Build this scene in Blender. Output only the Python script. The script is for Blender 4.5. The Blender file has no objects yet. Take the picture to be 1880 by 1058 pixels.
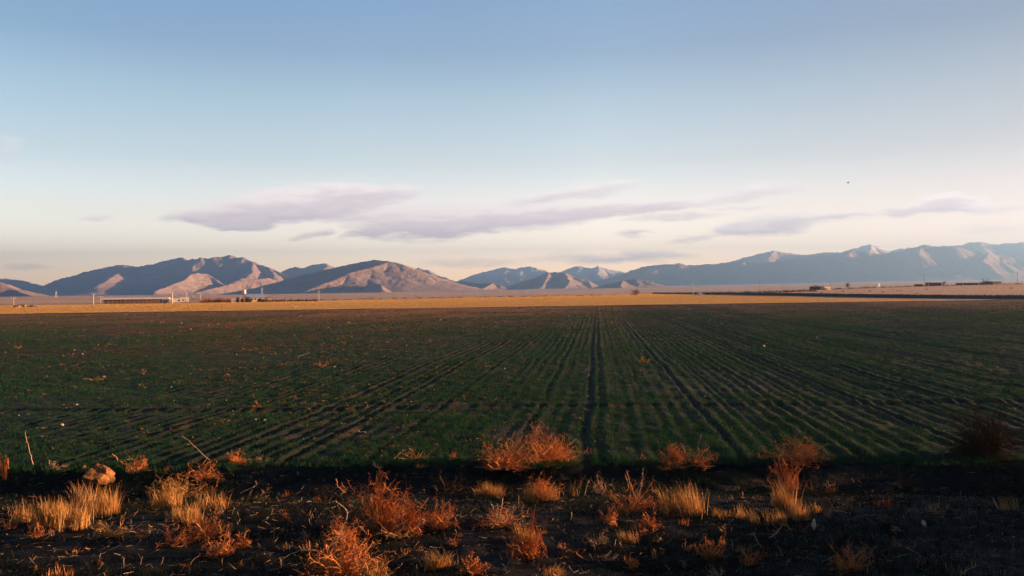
import bpy, math, random
import numpy as np
from mathutils import Vector, Matrix

# ------------------------------------------------------------------ camera
SC = bpy.context.scene
R = math.radians
CAM_H = 4.5
F = 1564.0                     # focal length in pixels of the 1880 px wide photograph
PITCH, ROLL = R(0.24), R(0.457)
cd = bpy.data.cameras.new('camera'); cam = bpy.data.objects.new('camera', cd)
SC.collection.objects.link(cam); SC.camera = cam
cd.sensor_width = 36.0; cd.lens = 36.0 * F / 1880.0
cd.clip_start = 0.1; cd.clip_end = 120000
cam.location = (0, 0, CAM_H)
MROT = Matrix.Rotation(R(90) + PITCH, 3, 'X') @ Matrix.Rotation(-ROLL, 3, 'Z')
cam.rotation_euler = MROT.to_euler()
# ------------------------------------------------------------------ light
SUN_AZ, SUN_EL = R(83), R(6.5)
SUN_STRENGTH = 5.0
SKY_STRENGTH = 0.12
SC.view_settings.view_transform = 'Standard'; SC.view_settings.look = 'None'
SC.view_settings.gamma = 1.0; SC.view_settings.exposure = 2.4
SC.view_settings.use_curve_mapping = False
SC.cycles.max_bounces = 6; SC.cycles.diffuse_bounces = 2; SC.cycles.volume_bounces = 0
SC.cycles.transparent_max_bounces = 8

sd = bpy.data.lights.new('sun', 'SUN'); sun = bpy.data.objects.new('sun', sd)
SC.collection.objects.link(sun)
sd.energy = SUN_STRENGTH; sd.angle = R(0.5); sd.color = (1.0, 0.54, 0.26)
SD = Vector((math.sin(SUN_AZ) * math.cos(SUN_EL), math.cos(SUN_AZ) * math.cos(SUN_EL), math.sin(SUN_EL)))
sun.rotation_euler = SD.to_track_quat('Z', 'Y').to_euler(); sun.location = (60, 10, 30)

class NT:
    """small helper for writing node trees"""
    def __init__(s, nt): s.t = nt; s.t.nodes.clear()
    def n(s, typ, **kw):
        nd = s.t.nodes.new(typ)
        for k, v in kw.items(): setattr(nd, k, v)
        return nd
    def put(s, sock, v):
        if v is None: return
        if hasattr(v, 'is_output'): s.t.links.new(v, sock)
        elif isinstance(v, (tuple, list)) and len(v) == 3 and sock.type == 'RGBA': sock.default_value = (*v, 1)
        else: sock.default_value = v
    def m(s, op, a, b=None, c=None, clamp=False):
        nd = s.n('ShaderNodeMath', operation=op, use_clamp=clamp)
        for i, v in enumerate((a, b, c)): s.put(nd.inputs[i], v)
        return nd.outputs[0]
    def mix(s, f, a, b, blend='MIX'):
        nd = s.n('ShaderNodeMix', data_type='RGBA', blend_type=blend)
        s.put(nd.inputs[0], f); s.put(nd.inputs[6], a); s.put(nd.inputs[7], b)
        return nd.outputs[2]
    def ramp(s, f, stops, interp='LINEAR'):
        nd = s.n('ShaderNodeValToRGB'); cr = nd.color_ramp; cr.interpolation = interp
        while len(cr.elements) < len(stops): cr.elements.new(0.5)
        for e, (p, c) in zip(cr.elements, stops):
            e.position = p; e.color = (*c, 1) if len(c) == 3 else c
        s.put(nd.inputs[0], f); return nd.outputs[0]
    def noise(s, vec, scale, detail=4, rough=0.55, dist=0.0):
        nd = s.n('ShaderNodeTexNoise'); s.put(nd.inputs['Vector'], vec)
        nd.inputs['Scale'].default_value = scale; nd.inputs['Detail'].default_value = detail
        nd.inputs['Roughness'].default_value = rough; nd.inputs['Distortion'].default_value = dist
        return nd.outputs[0]
    def mapping(s, vec, scale=(1, 1, 1), rot=(0, 0, 0), loc=(0, 0, 0)):
        nd = s.n('ShaderNodeMapping'); s.put(nd.inputs[0], vec)
        nd.inputs['Location'].default_value = loc; nd.inputs['Rotation'].default_value = rot
        nd.inputs['Scale'].default_value = scale; return nd.outputs[0]

def px_uv(px, py):
    """direction tangents (x/y, z/y) of a photo pixel"""
    d = MROT @ Vector(((px - 940) / F, (529 - py) / F, -1))
    return d.x / d.y, d.z / d.y

W = bpy.data.worlds.new('World'); SC.world = W; W.use_nodes = True
w = NT(W.node_tree)
sky = w.n('ShaderNodeTexSky', sky_type='NISHITA', sun_disc=False)
sky.sun_elevation = SUN_EL; sky.sun_rotation = SUN_AZ
sky.altitude = 1500; sky.air_density = 1.0; sky.dust_density = 1.0; sky.ozone_density = 1.0
geo = w.n('ShaderNodeNewGeometry') if False else w.n('ShaderNodeTexCoord')
sep = w.n('ShaderNodeSeparateXYZ'); w.put(sep.inputs[0], geo.outputs['Generated'])
X, Y, Z = sep.outputs
# evening air: warm pale band low down, dimmer towards the sun side and behind the viewer
TINT = [(0.0, (2.5, 1.76, 1.85)), (0.04, (2.4, 1.72, 1.75)), (0.09, (1.82, 1.28, 1.18)), (0.15, (1.27, .98, .88)), (0.22, (1.0, .88, .81)), (0.27, (.76, .72, .74)), (0.34, (.68, .72, .80)), (0.55, (.20, .30, .48)), (1.0, (.10, .19, .36))]
tint = w.ramp(w.m('MAXIMUM', Z, 0.0), [(p, tuple(c / 3 for c in q)) for p, q in TINT])
side = w.ramp(w.m('ADD', w.m('MULTIPLY', X, 0.5), 0.5), [(0.0, (.5, .5, .5)), (0.25, (.80, .85, .89)), (0.42, (.93, .93, .95)), (0.55, (.92, .89, .90)), (0.75, (.525, .46, .475)), (1.0, (.2, .2, .2))])
tv = w.n('ShaderNodeVectorMath', operation='SCALE'); w.put(tv.inputs[0], tint); tv.inputs['Scale'].default_value = 2.1
base = w.mix(1.0, w.mix(1.0, sky.outputs[0], tv.outputs[0], 'MULTIPLY'), side, 'MULTIPLY')
# clouds: soft bodies at fixed directions of the sky
Ys = w.m('MAXIMUM', Y, 0.02)
U = w.m('DIVIDE', X, Ys); V = w.m('DIVIDE', Z, Ys)
cv = w.n('ShaderNodeCombineXYZ'); w.put(cv.inputs[0], U); w.put(cv.inputs[1], w.m('MULTIPLY', V, 3.2))
n1 = w.noise(cv.outputs[0], 9, 6, 0.6, 0.3)
n2 = w.noise(w.mapping(cv.outputs[0], loc=(3.1, 7.7, 0)), 14, 6, 0.62, 0.2)
Ud = w.m('ADD', U, w.m('MULTIPLY', w.m('SUBTRACT', n1, 0.5), 0.10))
Vd = w.m('ADD', V, w.m('MULTIPLY', w.m('SUBTRACT', n2, 0.5), 0.024))
CLOUDS = [  # px, py, half width, half height, tilt (dpy/dpx), strength
    (360, 395, 60, 9, -.05, .8), (480, 384, 110, 22, -.06, .95), (600, 365, 130, 19, -.05, .9), (680, 350, 80, 11, 0, .5),
    (560, 392, 150, 12, -.02, .5), (440, 412, 60, 8, 0, .7), (575, 430, 22, 5, -.1, .55), (660, 430, 40, 6, -.15, .6),
    (760, 410, 110, 22, -.03, .95), (880, 402, 140, 19, -.03, .9), (1000, 392, 110, 13, -.05, .75), (1080, 352, 90, 10, -.14, .45),
    (990, 365, 70, 7, -.1, .35), (1150, 382, 110, 8, -.05, .65), (1240, 397, 70, 6, -.03, .6), (1250, 374, 100, 8, -.12, .4),
    (1385, 349, 70, 11, -.08, .4), (1415, 411, 75, 14, -.09, 1.0), (1370, 420, 50, 7, -.05, .55), (1500, 404, 70, 8, -.02, .35),
    (1545, 397, 40, 5, -.08, .75), (1640, 388, 36, 9, -.05, .9), (1725, 381, 52, 10, 0, 1.3), (1745, 372, 45, 11, .02, 1.4), (1800, 382, 60, 8, .03, .45),
    (1165, 427, 32, 4, 0, .45), (1285, 438, 45, 4, -.1, .45), (1150, 434, 22, 6, 0, .4), (1120, 474, 130, 8, 0, .4), (860, 482, 80, 7, 0, .35), (1360, 378, 40, 5, -.05, .3), (5, 272, 24, 16, 0, .15),
    (50, 490, 40, 5, 0, .35), (1160, 470, 90, 8, 0, .22), (1830, 418, 60, 7, -.05, .25), (180, 400, 30, 5, 0, .3)]
dens = None; num = None
for (px, py, rw, rh, tl, st) in CLOUDS:
    u0, v0 = px_uv(px, py)
    du = w.m('SUBTRACT', Ud, u0)
    dv = w.m('SUBTRACT', w.m('SUBTRACT', Vd, v0), w.m('MULTIPLY', du, -tl))
    a = w.m('DIVIDE', du, rw * 1.4 / F); b = w.m('DIVIDE', dv, rh * 1.75 / F)
    q = w.m('ADD', w.m('MULTIPLY', a, a), w.m('MULTIPLY', b, b))
    g = w.m('MULTIPLY', w.m('MAXIMUM', w.m('SUBTRACT', 1.0, q), 0.0), st)
    gb = w.m('MULTIPLY', g, b)
    dens = g if dens is None else w.m('ADD', dens, g)
    num = gb if num is None else w.m('ADD', num, gb)
hgt = w.m('DIVIDE', num, w.m('MAXIMUM', dens, 0.01))
fine = w.noise(w.mapping(cv.outputs[0], scale=(1, 1.6, 1)), 26, 7, 0.62)
den2 = w.m('MULTIPLY', dens, w.m('ADD', w.m('MULTIPLY', fine, 4.2), -0.75))
front = w.m('GREATER_THAN', Y, 0.05)
mask = w.m('MULTIPLY', w.m('MULTIPLY', w.m('SMOOTH_MIN', den2, 0.95, 0.3), front), 0.86)
lit = w.ramp(w.m('ADD', w.m('MULTIPLY', w.m('ADD', hgt, w.m('MULTIPLY', w.m('SUBTRACT', fine, 0.5), 1.6)), 0.6), 0.5),
             [(0.10, (0.60, 0.47, 0.52)), (0.5, (0.80, 0.63, 0.64)), (0.75, (1.00, 0.83, 0.79))])
CLOUD_GAIN = 2.6
cg = w.n('ShaderNodeVectorMath', operation='SCALE'); w.put(cg.inputs[0], lit); cg.inputs['Scale'].default_value = CLOUD_GAIN
colr = w.mix(mask, base, cg.outputs[0])
colr = w.mix(w.m('MULTIPLY', w.m('MULTIPLY', Y, -2.0, clamp=True), 0.65), colr, (0, 0, 0))      # the sky behind the viewer is darker
bg = w.n('ShaderNodeBackground'); w.put(bg.inputs[0], colr); bg.inputs[1].default_value = SKY_STRENGTH
wo = w.n('ShaderNodeOutputWorld'); w.t.links.new(bg.outputs[0], wo.inputs[0])
W.cycles.sampling_method = 'MANUAL'; W.cycles.sample_map_resolution = 512

# ------------------------------------------------------------------ helpers
rng = np.random.default_rng(7)
def sstep(a, b, x):
    t = np.clip((x - a) / (b - a), 0, 1); return t * t * (3 - 2 * t)
def vnoise(x, y, seed=0):
    x = np.asarray(x, float); y = np.asarray(y, float)
    xi = np.floor(x).astype(np.int64); yi = np.floor(y).astype(np.int64)
    fx = x - xi; fy = y - yi; fx = fx * fx * (3 - 2 * fx); fy = fy * fy * (3 - 2 * fy)
    def h(a, b):
        n = (a * 374761393 + b * 668265263 + seed * 974634777) & 0xffffffff
        n = ((n ^ (n >> 13)) * 1274126177) & 0xffffffff
        n = (n ^ (n >> 16)) * 2246822519 & 0xffffffff
        return (n >> 8 & 0xffff) / 65535.0
    return (h(xi, yi) * (1 - fx) + h(xi + 1, yi) * fx) * (1 - fy) + (h(xi, yi + 1) * (1 - fx) + h(xi + 1, yi + 1) * fx) * fy
def fbm(x, y, seed=0, oct=4, gain=0.5):
    s = 0; a = 1; t = 0
    for i in range(oct):
        s = s + a * (vnoise(x, y, seed + i * 17) - 0.5); t += a; a *= gain; x = x * 2.03 + 11.3; y = y * 2.03 + 5.7
    return s / t * 2           # about -1..1
def ridged(x, y, seed=0, oct=4):
    s = 0; a = 1; t = 0
    for i in range(oct):
        s = s + a * (1 - np.abs(2 * vnoise(x, y, seed + i * 31) - 1)); t += a; a *= 0.5; x = x * 2.1 + 3.3; y = y * 2.1 + 9.1
    return s / t

def raw_mesh(name, V_, Fc, smooth=False):
    """V_ (n,3); Fc one array or a list of index arrays (m,k)"""
    me = bpy.data.meshes.new(name)
    if isinstance(Fc, np.ndarray): Fc = [Fc]
    Fc = [f for f in Fc if len(f)]
    V_ = np.asarray(V_, np.float32)
    me.vertices.add(len(V_)); me.vertices.foreach_set('co', V_.ravel())
    tot = sum(f.size for f in Fc); me.loops.add(tot)
    me.loops.foreach_set('vertex_index', np.concatenate([f.ravel() for f in Fc]).astype(np.int32))
    cnt = np.concatenate([np.full(len(f), f.shape[1]) for f in Fc])
    me.polygons.add(len(cnt))
    me.polygons.foreach_set('loop_start', np.concatenate([[0], np.cumsum(cnt)[:-1]]).astype(np.int32))
    me.polygons.foreach_set('use_smooth', np.full(len(cnt), smooth))
    me.update(calc_edges=True); me.validate()
    return me
def obj(name, me, mat, parent=None, loc=None):
    if isinstance(me, MB): me = me.mesh(name)
    o = bpy.data.objects.new(name, me); SC.collection.objects.link(o)
    me.materials.append(mat)
    if parent is not None: o.parent = parent
    if loc is not None: o.location = loc
    return o
def tag(o, label=None, cat=None, group=None, kind=None):
    if label: o['label'] = label
    if cat: o['category'] = cat
    if group: o['group'] = group
    if kind: o['kind'] = kind
    return o
def empty(name, loc, rz=0):
    o = bpy.data.objects.new(name, None); SC.collection.objects.link(o)
    o.location = loc; o.rotation_euler = (0, 0, rz); o.empty_display_size = 0.3
    return o
class MB:
    def __init__(s): s.v = []; s.f = {}; s.k = 0; s.sm = False
    def add(s, v, *fs):
        v = np.asarray(v, float).reshape(-1, 3)
        for f in fs:
            f = np.asarray(f, int)
            if len(f): s.f.setdefault(f.shape[1], []).append(f + s.k)
        s.v.append(v); s.k += len(v); return s
    def box(s, x0, x1, y0, y1, z0, z1):
        v = [(x, y, z) for z in (z0, z1) for y in (y0, y1) for x in (x0, x1)]
        return s.add(v, [(0, 2, 3, 1), (4, 5, 7, 6), (0, 1, 5, 4), (2, 6, 7, 3), (0, 4, 6, 2), (1, 3, 7, 5)])
    def prism(s, prof, x0, x1):          # profile in (y,z), extruded along x
        n = len(prof); v = [(x0, y, z) for y, z in prof] + [(x1, y, z) for y, z in prof]
        s.add(v, [(i, (i + 1) % n, n + (i + 1) % n, n + i) for i in range(n)])
        s.f.setdefault(n, []).append(np.array([list(range(n))[::-1]]) + s.k - 2 * n)
        s.f.setdefault(n, []).append(np.array([[n + i for i in range(n)]]) + s.k - 2 * n)
        return s
    def tube(s, pts, rad, sides=8):
        v, f = tubes(np.array([pts], float), np.array([rad], float) if np.ndim(rad) else np.full((1, len(pts)), rad), sides)
        s.add(v, f); k = s.k - len(v)
        for e in (0, len(pts) - 1):
            s.f.setdefault(sides, []).append(np.array([[k + e * sides + i for i in range(sides)]]))
        return s
    def mesh(s, name):
        return raw_mesh(name, np.concatenate(s.v), [np.concatenate(f) for f in s.f.values()], s.sm)
def tubes(pts, rad, sides=3):
    """pts (N,K,3) rad (N,K)"""
    N, K, _ = pts.shape
    tan = np.gradient(pts, axis=1); tan /= np.linalg.norm(tan, axis=2, keepdims=True) + 1e-9
    ref = np.where(np.abs(tan[..., 2:3]) > 0.9, np.array([1., 0, 0]), np.array([0, 0, 1.]))
    a = np.cross(tan, ref); a /= np.linalg.norm(a, axis=2, keepdims=True) + 1e-9
    b = np.cross(tan, a)
    th = np.arange(sides) * 2 * np.pi / sides
    v = pts[:, :, None, :] + rad[:, :, None, None] * (a[:, :, None, :] * np.cos(th)[None, None, :, None] + b[:, :, None, :] * np.sin(th)[None, None, :, None])
    idx = np.arange(N * K * sides).reshape(N, K, sides)
    nx = np.roll(idx, -1, axis=2)
    f = np.stack([idx[:, :-1], nx[:, :-1], nx[:, 1:], idx[:, 1:]], -1).reshape(-1, 4)
    return v.reshape(-1, 3), f
def blades(base, d, h, wd, bend, K=3):
    """flat tapering leaves: base (N,3), d unit lean dir (N,2), h, wd, bend (N,)"""
    N = len(base); t = np.linspace(0, 1, K)
    az = np.arctan2(d[:, 1], d[:, 0]) + np.pi / 2 + rng.uniform(-.6, .6, N)
    side = np.stack([np.cos(az), np.sin(az), np.zeros(N)], 1)
    lat = (t ** 1.6)[None, :] * (bend * h)[:, None]
    zz = h[:, None] * t[None, :] * np.sqrt(np.clip(1 - (0.55 * bend[:, None] * t[None, :]) ** 2, 0.05, 1))
    c = base[:, None, :] + np.concatenate([lat[..., None] * d[:, None, :], zz[..., None]], 2)
    ww = wd[:, None] * (1 - t[None, :] ** 1.5 * 0.92) * 0.5
    L = c - side[:, None, :] * ww[..., None]; Rr = c + side[:, None, :] * ww[..., None]
    v = np.stack([L, Rr], 2).reshape(-1, 3)
    i = (np.arange(N) * 2 * K)[:, None] + (np.arange(K - 1) * 2)[None, :]
    f = np.stack([i, i + 1, i + 3, i + 2], -1).reshape(-1, 4)
    return v, f
def grid_mesh(name, xs, ys, Zf, smooth=True, keep=None):
    XX, YY = np.meshgrid(xs, ys) if xs.ndim == 1 else (xs, ys)
    ZZ = Zf(XX, YY) if callable(Zf) else Zf
    n, m = XX.shape; idx = np.arange(n * m).reshape(n, m)
    f = np.stack([idx[:-1, :-1], idx[:-1, 1:], idx[1:, 1:], idx[1:, :-1]], -1).reshape(-1, 4)
    V_ = np.stack([XX, YY, ZZ], -1).reshape(-1, 3)
    if keep is not None:
        kp = keep(XX, YY, ZZ).ravel(); f = f[kp[f].any(1)]
        used = np.unique(f); mp = np.zeros(len(V_), int); mp[used] = np.arange(len(used)); V_ = V_[used]; f = mp[f]
    return raw_mesh(name, V_, f, smooth)

# ---- terrain heights
def zplain(x, y):
    x = np.asarray(x, float); y = np.asarray(y, float)
    a = x / np.maximum(np.abs(y), 50.) * np.where(y > 0, 1, 0)
    k = np.clip(0.0042 + 0.013 * a, 0.0, 0.0102)
    rise = 7.4 * sstep(0.10, 0.62, a) * sstep(345, 760, y)
    return rise + k * np.maximum(0, y - 1600) + 0.15 * fbm(x / 60, y / 60, 5) * sstep(200, 600, y)
ROW = np.array([0.0992, 0.9951])                      # direction of the drill rows
def uv_row(x, y): return x * ROW[1] - y * ROW[0], x * ROW[0] + y * ROW[1]
_r = np.random.default_rng(3)
TRACKS = [(-0.35, .075, .13), (0.45, -.03, .2)]
uu = 1.9
while uu < 200:
    TRACKS.append((uu, .025 + .08 * _r.random() ** 1.5, .09 + .10 * _r.random())); uu += .75 + 1.5 * _r.random()
uu = -2.2
while uu > -60:
    TRACKS.append((uu, .02 + .07 * _r.random() ** 1.5, .09 + .10 * _r.random())); uu -= .75 + 1.5 * _r.random()
def zfield(x, y):
    u, v = uv_row(x, y)
    uw = u + 0.16 * fbm(v / 7, u / 3, 8, 3)
    z = -0.026 * np.cos(2 * np.pi * uw / 0.55) * (.25 + 1.1 * vnoise(uw / 1.7, v / 25, 14) * (.4 + vnoise(x / 5, y / 8, 15))) + 0.10 * fbm(x / 11, y / 11, 2, 3)
    z = z + 0.055 * fbm(x / .45, y / .6, 4, 3)
    for (u0, dp, wd) in TRACKS:
        m = np.abs(uw - u0) < wd * 3
        if not m.any(): continue
        amp = dp * (0.75 + 0.5 * vnoise(v[m] / 7, v[m] * 0 + u0, 9)) if np.ndim(v) else dp
        e = (uw[m] - u0) / wd if np.ndim(uw) else (uw - u0) / wd
        g = -amp * np.exp(-e ** 2 * 1.4) + amp * 0.45 * np.exp(-(np.abs(e) - 1.7) ** 2 * 3)
        if np.ndim(z): z[m] += g
        else: z = z + g
    yy = y - 33.2 - 0.6 * fbm(x / 13, y * 0, 12, 2)
    z = z - 0.045 * np.exp(-(yy / .35) ** 2) + .05 * np.exp(-((yy - .8) / .4) ** 2)
    return z
def zverge(x, y):
    x = np.asarray(x, float); y = np.asarray(y, float)
    yc = 20.5 + 0.5 * fbm(x / 6, x * 0, 21, 2)
    z = -0.42 * np.exp(-((y - yc) / 1.5) ** 2) + 0.25 * sstep(18.5, 15.5, y) + 0.35 * sstep(15, 6, y)
    z = z + 0.06 * fbm(x / 2.3, y / 1.6, 23, 3) + 0.06 * fbm(x / .4, y / .35, 24, 3)
    z = z + 0.9 * sstep(6, 1.5, y)
    z = z + (1.15 + .35 * fbm(y / 2.2, x * 0 + 2, 27, 3)) * np.exp(-((x - .62 * y - 3.6) / 1.3) ** 2) * sstep(1, 5, y) * sstep(27, 19, y)   # unseen low berm right of the view, added to shade the verge
    return z
def ground_hit(px, py, zf=None, z0=0.0):
    u, v = px_uv(px, py); z = z0
    for _ in range(12):
        yy = (z - CAM_H) / v
        if zf is None: break
        z = float(zf(np.array([u * yy]), np.array([yy]))[0])
    return u * yy, yy, z
def W3(px, py, Yd):
    u, v = px_uv(px, py); return np.array([u * Yd, Yd, CAM_H + v * Yd])

# ------------------------------------------------------------------ materials
def material(name, cols, scale=3.0, rough=0.9, bump=0.0, bscale=None, island=False, space='Object', stretch=(1, 1, 1), spec=0.2, detail=5, bdist=0.1, extra=None, alphaless=True):
    m = bpy.data.materials.new(name); m.use_nodes = True; t = NT(m.node_tree)
    tc = t.n('ShaderNodeTexCoord'); g = t.n('ShaderNodeNewGeometry')
    pos = g.outputs['Position'] if space == 'World' else tc.outputs['Object']
    vec = t.mapping(pos, scale=stretch)
    f = t.noise(vec, scale, detail, 0.6)
    if island:
        f = t.m('ADD', t.m('MULTIPLY', f, 0.35), t.m('MULTIPLY', g.outputs['Random Per Island'], 0.65))
    n = len(cols)
    lo, hi = (0.3, 0.7) if not island else (0.15, 0.85)
    col = t.ramp(f, [(lo + (hi - lo) * i / max(n - 1, 1), c) for i, c in enumerate(cols)])
    if extra: col = extra(t, pos, col)
    b = t.n('ShaderNodeBsdfPrincipled'); t.put(b.inputs['Base Color'], col)
    b.inputs['Roughness'].default_value = rough; b.inputs['Specular IOR Level'].default_value = spec
    if bump:
        bn = t.n('ShaderNodeBump'); bn.inputs['Strength'].default_value = bump; bn.inputs['Distance'].default_value = bdist
        t.put(bn.inputs['Height'], t.noise(t.mapping(pos, scale=stretch), bscale or scale * 6, 6, 0.65))
        t.t.links.new(bn.outputs[0], b.inputs['Normal'])
    o = t.n('ShaderNodeOutputMaterial'); t.t.links.new(b.outputs[0], o.inputs[0])
    return m
def foliage_mat(name, cols, trans=0.25, scale=2.0):
    m = bpy.data.materials.new(name); m.use_nodes = True; t = NT(m.node_tree)
    g = t.n('ShaderNodeNewGeometry')
    f = t.m('ADD', t.m('MULTIPLY', t.noise(g.outputs['Position'], scale, 3), 0.4), t.m('MULTIPLY', g.outputs['Random Per Island'], 0.6))
    n = len(cols); col = t.ramp(f, [(0.15 + 0.7 * i / max(n - 1, 1), c) for i, c in enumerate(cols)])
    d = t.n('ShaderNodeBsdfDiffuse'); t.put(d.inputs[0], col)
    tr = t.n('ShaderNodeBsdfTranslucent'); t.put(tr.inputs[0], col)
    mx = t.n('ShaderNodeMixShader'); mx.inputs[0].default_value = trans
    t.t.links.new(d.outputs[0], mx.inputs[1]); t.t.links.new(tr.outputs[0], mx.inputs[2])
    o = t.n('ShaderNodeOutputMaterial'); t.t.links.new(mx.outputs[0], o.inputs[0])
    return m

def field_extra(t, pos, col):
    # thin crop: green haze of seedlings over brown soil, barer in patches and towards the far side
    s = t.n('ShaderNodeSeparateXYZ'); t.put(s.inputs[0], pos)
    patch = t.noise(t.mapping(pos, scale=(0.05, 0.02, 1)), 1.0, 4, 0.6)
    fine = t.noise(t.mapping(pos, scale=(2.2, 1.2, 1), rot=(0, 0, R(5.7))), 1.0, 4, 0.7)
    g = t.m('ADD', t.m('MULTIPLY', patch, 1.2), t.m('MULTIPLY', fine, 0.9))
    far = t.m('MULTIPLY', t.m('SUBTRACT', t.m('SUBTRACT', s.outputs[1], t.m('MULTIPLY', s.outputs[0], 0.357)), 70.0), 1 / 140., clamp=True)
    col = t.mix(far, col, (0.17, 0.075, 0.026))
    g = t.m('SUBTRACT', t.m('SUBTRACT', g, 0.62), t.m('MULTIPLY', far, 0.6), clamp=True)
    return t.mix(t.m('MULTIPLY', g, 1.6, clamp=True), col, (0.004, 0.018, 0.011))
M = {}
M['field'] = material('field_soil', [(0.014, 0.008, 0.005), (0.040, 0.020, 0.009), (0.13, 0.055, 0.020)], 0.6, bump=0.9, bscale=9, space='World', extra=field_extra, bdist=0.06)
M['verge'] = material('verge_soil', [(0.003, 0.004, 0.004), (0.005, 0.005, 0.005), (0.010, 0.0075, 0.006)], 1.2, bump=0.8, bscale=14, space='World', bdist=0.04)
def plain_extra(t, pos, col):
    s = t.noise(t.mapping(pos, scale=(0.0006, 0.004, 1)), 1.0, 6, 0.7)
    return t.mix(t.m('MULTIPLY', t.m('SUBTRACT', s, 0.5, clamp=True), 4.0, clamp=True), col, (0.28, 0.17, 0.12))
M['plain'] = material('plain_steppe', [(0.54, 0.39, 0.30), (0.64, 0.47, 0.37), (0.70, 0.53, 0.43)], 0.004, bump=1.0, bscale=0.15, space='World', extra=plain_extra, bdist=9.0)
M['stubble_soil'] = material('stubble_soil', [(0.40, 0.24, 0.08), (0.52, 0.32, 0.11)], 0.05, bump=1.0, bscale=2.0, space='World', bdist=0.5, stretch=(.3, 1, 1))
M['stubble'] = foliage_mat('stubble_straw', [(0.48, 0.27, 0.06), (0.62, 0.36, 0.085), (0.72, 0.44, 0.12)], 0.3, 0.05)
M['stubble_pale'] = foliage_mat('pale_straw', [(0.50, 0.29, 0.14), (0.60, 0.37, 0.20), (0.66, 0.43, 0.25)], 0.2, 0.05)
def snow_extra(lo, hi):
    def f(t, pos, col):
        s = t.n('ShaderNodeSeparateXYZ'); t.put(s.inputs[0], pos)
        n = t.noise(t.mapping(pos, scale=(0.004, 0.004, 0.004)), 1.0, 6, 0.7)
        h = t.m('ADD', s.outputs[2], t.m('MULTIPLY', t.m('SUBTRACT', n, 0.5), (hi - lo) * 2.5))
        k = t.m('DIVIDE', t.m('SUBTRACT', h, lo), hi - lo, clamp=True)
        return t.mix(k, col, (0.82, 0.83, 0.86))
    return f
ROCK = [(0.28, 0.20, 0.16), (0.38, 0.285, 0.235), (0.46, 0.35, 0.29)]
M['hill'] = material('hill_rock', ROCK, 0.012, bump=0.7, bscale=0.05, space='World', bdist=8)
M['mount'] = material('mountain_rock', ROCK, 0.006, bump=0.7, bscale=0.02, space='World', bdist=20)
M['snow1'] = material('snowy_rock_far', ROCK, 0.006, bump=0.5, bscale=0.02, space='World', bdist=20, extra=snow_extra(215, 300))
M['snow2'] = material('snowy_rock_right', ROCK, 0.006, bump=0.5, bscale=0.02, space='World', bdist=20, extra=snow_extra(500, 590))
M['rust'] = foliage_mat('rust_twigs', [(0.32, 0.11, 0.04), (0.60, 0.23, 0.08), (0.78, 0.36, 0.14)], 0.0)
M['straw'] = foliage_mat('straw_blades', [(0.36, 0.18, 0.06), (0.54, 0.29, 0.10), (0.70, 0.42, 0.17)], 0.15)
M['rust2'] = foliage_mat('red_brown_twigs', [(0.24, 0.07, 0.025), (0.46, 0.15, 0.05), (0.64, 0.26, 0.09)], 0.0)
M['tan'] = foliage_mat('tan_twigs', [(0.26, 0.13, 0.06), (0.48, 0.27, 0.13), (0.68, 0.44, 0.24)], 0.0)
M['pale'] = foliage_mat('pale_twigs', [(0.42, 0.27, 0.16), (0.58, 0.40, 0.26)], 0.0)
M['dark'] = foliage_mat('dark_twigs', [(0.03, 0.022, 0.016), (0.06, 0.042, 0.03), (0.11, 0.07, 0.045)], 0.0)
M['litter'] = foliage_mat('litter', [(0.02, 0.02, 0.018), (0.10, 0.07, 0.045), (0.60, 0.40, 0.24)], 0.0)
M['crop'] = foliage_mat('crop_leaf', [(0.008, 0.046, 0.024), (0.014, 0.070, 0.034), (0.07, 0.11, 0.035)], 0.25, 0.4)
M['stone'] = material('pale_stone', [(0.30, 0.22, 0.16), (0.52, 0.42, 0.33)], 4, bump=.3)
M['bone'] = material('pale_bone', [(0.6, 0.5, 0.36), (0.75, 0.64, 0.48)], 4, bump=.2)
M['clod'] = material('sod_clod', [(0.14, 0.065, 0.03), (0.30, 0.14, 0.06), (0.42, 0.20, 0.09)], 5, bump=.9, bscale=16, bdist=.05)
M['conc'] = material('pale_concrete', [(0.55, 0.50, 0.45), (0.68, 0.62, 0.56)], 1.0)
M['plaster'] = material('plaster_wall', [(0.52, 0.42, 0.33), (0.66, 0.55, 0.44)], .6)
M['mud'] = material('mud_wall', [(0.20, 0.12, 0.08), (0.32, 0.2, 0.13)], .8, bump=.4)
M['darkwall'] = material('dark_wall', [(0.05, 0.05, 0.05), (0.09, 0.08, 0.075)], .6)
M['roofwhite'] = material('white_roof_sheet', [(0.66, 0.66, 0.66), (0.8, 0.8, 0.8)], .4, rough=.6)
M['roofblue'] = material('blue_roof_sheet', [(0.26, 0.38, 0.58), (0.34, 0.46, 0.66)], .3, rough=.5)
M['roofgrey'] = material('grey_roof_sheet', [(0.22, 0.22, 0.23), (0.34, 0.34, 0.35)], .3, rough=.7)
M['hole'] = material('dark_opening', [(0.012, 0.012, 0.013), (0.02, 0.02, 0.02)], 1)
M['steel'] = material('painted_steel', [(0.6, 0.6, 0.6), (0.75, 0.75, 0.75)], 1, rough=.5)
M['wood'] = material('weathered_pole', [(0.14, 0.12, 0.10), (0.22, 0.19, 0.16)], 2)
M['bark'] = material('bark', [(0.07, 0.05, 0.04), (0.13, 0.095, 0.07)], 2, bump=.3)
M['bush'] = foliage_mat('bare_red_twigs', [(0.14, 0.05, 0.03), (0.24, 0.09, 0.05), (0.30, 0.13, 0.07)], 0.0)
M['bushdark'] = foliage_mat('dark_bush_twigs', [(0.035, 0.03, 0.025), (0.08, 0.06, 0.045)], 0.0)
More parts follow.
